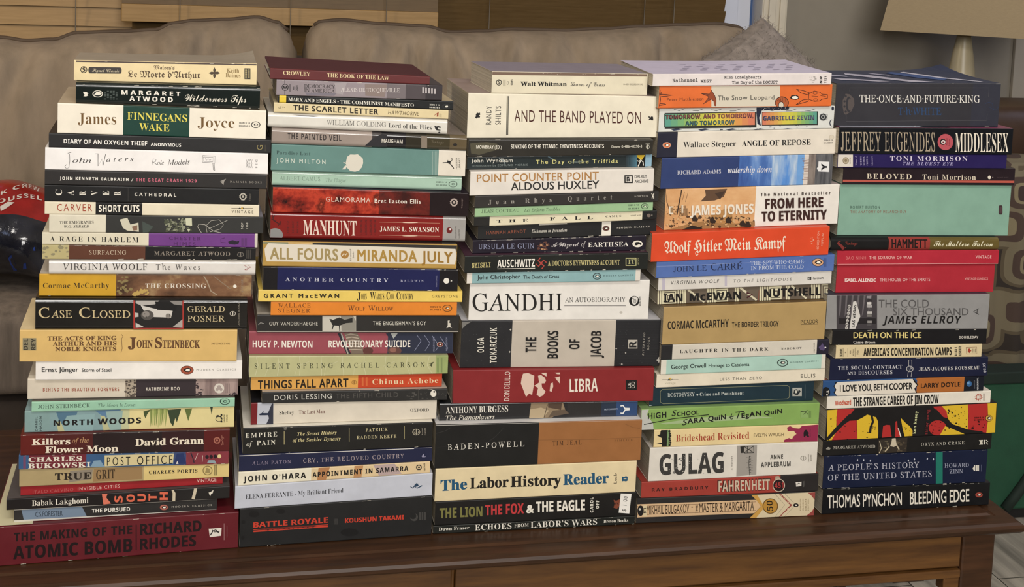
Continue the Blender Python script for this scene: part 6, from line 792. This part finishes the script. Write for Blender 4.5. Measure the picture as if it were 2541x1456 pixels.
# fuzzy pillow
def fuzzy():
    c0 = at(1925, 60, .93); root = empty('throw_pillow', (c0.x, .87, .55)); tag(root, 'fuzzy grey throw pillow standing on its corner at the end of the sofa', 'pillow')
    m = simple('fur', '827870', .95, bs=300, bst=.6, var=.25, vs=60); cx, cz, R = c0.x+.03, c0.z-.235, .235; n = 40; vs, fs = [], []
    def surf(u, v):                          # u across, v up, both -1..1, turned on a corner
        edge = max(0, (1-u*u)*(1-v*v))**.5; q = .165*(1+.0*u); X = (u-v*.75)*q*1.05; Z = (u*.8+v)*q*.95; return X, Z, .085*edge**.8
    for side in (-1, 1):
        b = len(vs)
        for i in range(n+1):
            for j in range(n+1):
                X, Z, T = surf(-1+2*i/n, -1+2*j/n); vs.append((cx+X, .86+side*T+.14*(Z/.3), cz+.0+Z*.82))
        for i in range(n):
            for j in range(n):
                f = (b+i*(n+1)+j, b+(i+1)*(n+1)+j, b+(i+1)*(n+1)+j+1, b+i*(n+1)+j+1); fs.append(f if side < 0 else f[::-1])
    zt = max(v[2] for v in vs); dz = c0.z+.008-zt; xt = [v for v in vs if v[2] == zt][0][0]; dx = c0.x-xt; vs = [(x+dx, y, z+dz) for x, y, z in vs]; zmin = min(v[2] for v in vs)
    vs = [(x, y, max(z, .548)) for x, y, z in vs]; g = random.Random(3); base = list(vs)
    for _ in range(15000):                   # strands
        i = g.randrange(len(base)); x, y, z = base[i]; x += g.uniform(-.005, .005); y += g.uniform(-.004, .002); z += g.uniform(-.005, .005); h = g.uniform(.006, .014); a = g.uniform(0, 6.28); d = (math.cos(a)*h, -abs(g.gauss(.3, .4))*h, math.sin(a)*h); b = len(vs)
        vs += [(x-.0006, y, max(z, .546)), (x+.0006, y, max(z, .546)), (x+d[0], y+d[1], max(z+d[2], .546))]; fs.append((b, b+1, b+2))
    mesh('fur_cover', vs, fs, [m], None, root, smooth=False)
fuzzy()
# ================================================================== lamp on an end table
LY = 1.56; q = at(2393, 80, LY); q2 = at(2541, 75, LY); EH = .56
et = empty('end_table', (q.x, LY, 0)); tag(et, 'small dark wooden end table under the lamp between sofa and armchair', 'table')
boxes('tabletop', [(q.x-.2, q.x+.2, LY-.1, LY+.16, EH-.025, EH)], TW, et, bevel=.004)
for sx in (-.185, .155):
    for sy in (-.09, .12): boxes('leg', [(q.x+sx, q.x+sx+.03, LY+sy, LY+sy+.03, .001, EH-.0251)], TW, et, bevel=.003)
lamp = empty('table_lamp', (q.x, LY, EH)); tag(lamp, 'table lamp with a beige tapered square shade and tapered cream base, against the grey wall', 'lamp')
def lathe(name, prof, m, cx, cy, parent, n=48, caps=True): return loft(name, [[(cx+rd*math.cos(i*2*math.pi/n), cy+rd*math.sin(i*2*math.pi/n), z) for i in range(n)] for rd, z in prof], [m], parent, caps=caps)
zn = q.z; lathe('base', [(.062, EH+.0005), (.066, EH+.02), (.06, EH+.05), (.052, EH+.1), (.030, zn-.085), (.0245, zn-.05), (.0175, zn-.012), (.016, zn-.006)], simple('lamp_ceramic', 'b3a688', .35, var=.06), q.x, LY, lamp)
lathe('neck', [(.006, zn-.008), (.016, zn-.005), (.018, zn+.001), (.012, zn+.004), (.008, zn+.03)], simple('lamp_metal', '8a857c', .25, .9), q.x, LY, lamp)
sl = at(2184, 76, LY); R0 = q.x-sl.x; zs = sl.z-.010; sm = simple('shade_linen', '9c8a6c', .9, bs=400, bd=.0005, bst=.4, var=.05, vs=120, stretch=(1, 1, 3))
def proj(P): d = Vector(P)-CAM; z = d.dot(_f); return CX+F*d.dot(_r)/z, CY-F*d.dot(_u)/z
BE = math.radians(30.5); A_ = Vector((math.cos(BE), -math.sin(BE), 0)); V_ = Vector((math.sin(BE), math.cos(BE), 0)); C_ = Vector((q.x, LY, 0)); hd = .11; hw = .1; zs = q.z
for _ in range(60):                          # half width and height of the shade's lower edge
    X_, Y_ = proj(C_-A_*hw-V_*hd+Vector((0, 0, zs))); hw += (X_-2184)*.0006; zs += (Y_-75)*.0006
def corner(k, m, z): return C_+A_*(hw-k if m in (1, 2) else k-hw)+V_*((hd-k*.6) if m in (2, 3) else (k*.6-hd))+Vector((0, 0, z))
secs_ = [[corner(k, m, z) for m in range(4)] for k, z in ((.004, zs+.001), (0, zs), (.048, zs+.24), (.052, zs+.24), (.004, zs+.001))]
loft('lamp_shade', secs_, [sm], lamp, smooth=False, caps=False)
lathe('bulb', [(.004, zn+.031), (.014, zn+.035), (.028, zn+.075), (.026, zn+.1), (.008, zn+.118)], simple('bulb_glass', 'e8e4da', .3, var=.02), q.x, LY, lamp)
# ================================================================== armchair, its throw, the green box
AF = at(2487, 292, 1.06); ac = empty('armchair', (AF.x+.35, 1.2, 0)); tag(ac, 'dark brown leather armchair half hidden beneath a patterned throw', 'armchair')
LE = simple('brown_leather', '3c2a1e', .4, bs=90, bd=.0008, bst=.25, var=.18)
def chairbox(name, x0, x1, y0, y1, z0, z1, e_=.3, n=18):
    secs = []
    for i in range(n+1):
        f = i/n; k = .8+.2*((1-abs(2*f-1)**8)**.5); secs.append(sup((y0+y1)/2, (z0+z1)/2, (y1-y0)/2*k, (z1-z0)/2*k, x0+(x1-x0)*f, e_, 40))
    return loft(name, secs, [LE], ac)
ax = AF.x-.09; chairbox('backrest', ax+.01, ax+.78, 1.085, 1.29, .30, AF.z+.02); chairbox('seat', ax+.02, ax+.77, 1.01, 1.28, .08, .36, .2); chairbox('arm', ax-.005, ax+.1, 1.0, 1.20, .10, .60)
TP, tt_, tbp = nt('throw_pattern'); tv = coords(tt_, (1, 1, 1)); vo = tt_.nodes.new('ShaderNodeTexVoronoi'); vo.distance = 'MINKOWSKI'; vo.inputs['Exponent'].default_value = 4.0; vo.inputs['Scale'].default_value = 11.0; vo.inputs['Randomness'].default_value = .75
mpv = tt_.nodes.new('ShaderNodeMapping'); mpv.inputs['Scale'].default_value = (1, .2, 1.2); tt_.links.new(tv, mpv.inputs[0]); tt_.links.new(mpv.outputs[0], vo.inputs['Vector'])
tt_.links.new(ramp(tt_, [(0, '3a2b28'), (.19, '3a2b28'), (.2, '7d7258'), (.26, '7d7258'), (.27, '46362e'), (.40, '46362e'), (.41, '6f6550'), (.55, '554a38'), (.62, '2e2620')], vo.outputs['Distance'], 'CONSTANT'), tbp.inputs['Base Color']); tbp.inputs['Roughness'].default_value = .9
ztop = at(2500, 400, .94).z
def throw():
    root_y = .948; secs = []; n = 70
    for i in range(n+1):
        x = ax-.015+.8*i/n; sec = []; w = .010*math.sin(i*.55)+.006*math.sin(i*1.3+1)
        path = [(root_y+w*1.2, .02+.08), (root_y+w, .2), (root_y-.004+w*.8, .4), (root_y+.005+w*.5, ztop-.06), (root_y+.028, ztop-.012), (root_y+.07, ztop+.0), (root_y+.10, ztop-.003)]
        fine = []
        for (y0, z0), (y1, z1) in zip(path, path[1:]):
            for k in range(6): f = k/6; fine.append((y0+(y1-y0)*f+.003*math.sin(z0*60+i*.3+k), z0+(z1-z0)*f))
        fine.append(path[-1]); sec = [(x, y, z) for y, z in fine]+[(x, y+.004, z-.003) for y, z in reversed(fine)]; secs.append(sec)
    o = loft('throw_blanket', secs, [TP]); tag(o, 'brown and taupe throw patterned with rounded squares, hanging in front of the armchair', 'blanket')
throw()
GB = at(2500, 1266, .86); gz = at(2500, 936, .86).z; g0 = at(2425, 1000, .86).x; GF = simple('green_canvas', '1c4a33', .8, bs=350, bst=.3, var=.10, vs=30); sb = empty('storage_box', (g0+.3, .88, 0)); tag(sb, 'dark green canvas storage box on the floor beside the coffee table', 'box')
gfl = max(GB.z, .001); boxes('body', [(g0, g0+.62, .86, .90, gfl, gz-.012)], GF, sb, bevel=.006); boxes('rim', [(g0-.004, g0+.624, .855, .905, gz-.0118, gz+.012)], simple('green_binding', '14241c', .8), sb, bevel=.003)
boxes('foot', [(g0+.02, g0+.6, .87, .90, .0005, gfl-.0002)] if gfl > .004 else [(g0+.02, g0+.6, .87, .90, .0001, .0005)], simple('black_foot', '141414', .6), sb)
k1 = at(2541, 1200, .852); k2 = at(2494, 1262, .852); tube('strap', [(k2.x, .852, k2.z), ((k1.x+k2.x)/2, .851, (k1.z+k2.z)/2), (k1.x, .852, k1.z), (k1.x+.06, .852, k1.z+.09)], .010, simple('strap_webbing', '16261e', .8), sb)
# ================================================================== plastic bag on the sofa seat
def bag():
    by = .78; c = at(-60, 560, by); root = empty('plastic_bag', (c.x, by, .555)); tag(root, 'crinkled plastic bag with a printed red top lying on the sofa seat', 'bag', None)
    P = at(106, 520, by).x; x0, x1 = c.x-.17, P+.055; zt = at(40, 448, by).z; zb = .5525; n = 44; secs = []; g = random.Random(4); bl = [(g.uniform(x0, x1), g.uniform(zb, zt), g.uniform(.012, .035), g.uniform(-.014, .016)) for _ in range(60)]
    for i in range(n+1):
        f = i/n; x = x0+(x1-x0)*f; k = max(0.0, 1-abs(2*f-1)**14)**.5 if 0 < i < n else .1; top = zt+.004-.02*max(0, (f-.6)/.4)-.008*math.sin(f*9)**2; cz = zb+(top-zb)/2; sec = []
        for w in range(56):
            an = w*2*math.pi/56; cc, ss = math.cos(an), math.sin(an); y = by+.095*k*math.copysign(abs(cc)**.7, cc)*(1-.45*max(0, ss)); z = cz+(top-zb)/2*(.25+.75*k)*math.copysign(abs(ss)**.8, ss)
            d = sum(q*math.exp(-(((x-a)/s_)**2+((z-b)/s_)**2)) for a, b, s_, q in bl); y += d*(-1 if cc < 0 else 1); sec.append((x, y, max(z, zb)))
        secs.append(sec)
    nn_ = 56; vs = [v for s_ in secs for v in s_]; fs = [(i*nn_+j, i*nn_+(j+1) % nn_, (i+1)*nn_+(j+1) % nn_, (i+1)*nn_+j) for i in range(n) for j in range(nn_)]+[tuple(range(nn_-1, -1, -1)), tuple(n*nn_+j for j in range(nn_))]
    red = simple('red_film', '8e1c1a', .22, bs=60, bd=.002, bst=.4, var=.25, vs=25, coat=.3); blk = simple('smoky_film', '1d1f28', .12, bs=70, bd=.003, bst=.5, var=.6, vs=22, coat=.6); blu = simple('blue_glint', '27408a', .25)
    zr = at(60, 535, by-.08).z; mi = []
    for f in fs:
        zc = sum(vs[i][2] for i in f)/len(f); xc = sum(vs[i][0] for i in f)/len(f); mi.append(0 if zc > zr+.012*math.sin(xc*30) else 1)
    bvs = len(vs); nfilm = len(fs)
    from mathutils.bvhtree import BVHTree
    tree = BVHTree.FromPolygons([Vector(v) for v in vs], fs)
    def drop(x, y):
        d = ray(x, y).normalized(); h = tree.ray_cast(CAM, d); return (h[0]-d*.0012) if h[0] is not None else None
    def pr(poly, faces, m):
        pts = [drop(*q_) for q_ in poly]
        b = len(vs)
        vs.extend([tuple(q_) if q_ is not None else (0, 0, 0) for q_ in pts])
        for f in faces:
            if all(pts[i] is not None for i in f): fs.append(tuple(b+i for i in f)); mi.append(m)
    def word(s_, pts, h, m):                 # letters along a bent baseline
        gv, gf = glyphs(s_, 'SS', 1.15); g0_, g1_ = min(v[0] for v in gv), max(v[0] for v in gv); ch = caph('SS'); pl_ = []
        for gx, gy in gv:
            u = (gx-g0_)/(g1_-g0_)*(len(pts)-1); i = min(int(u), len(pts)-2); f = u-i; x = pts[i][0]+(pts[i+1][0]-pts[i][0])*f; y = pts[i][1]+(pts[i+1][1]-pts[i][1])*f; pl_.append((x, y-gy/ch*h))
        pr(pl_, gf, m)
    word('K CREW', [(2, 484), (30, 472), (62, 464), (80, 468), (98, 476)], 9, 2); word('OUSSEL', [(-8, 505), (18, 500), (40, 494), (62, 490), (82, 493), (104, 497)], 10, 2)
    for q_ in ([(20, 640), (28, 632), (38, 655), (42, 672), (34, 672), (26, 656)], [(58, 655), (64, 652), (66, 668), (57, 668)], [(82, 615), (86, 612), (88, 622), (83, 622)]): pr(q_, [tuple(range(len(q_)))], 3)  # blue highlights on the dark film, painted as flat patches
    pr([(0, 512), (20, 500), (36, 502), (16, 516), (2, 524)], [(0, 1, 2, 3, 4)], 2)
    nf = nfilm; mesh('film', vs[:bvs], fs[:nf], [red, blk], mi[:nf], root, smooth=True)
    mesh('printing', vs[bvs:], [tuple(i-bvs for i in f) for f in fs[nf:]], [ink('d9cfc6'), blu], [m_-2 for m_ in mi[nf:]], root)  # lettering together with the painted blue highlights
bag()
for k_, b_ in enumerate(STK): build_stack(k_, b_)
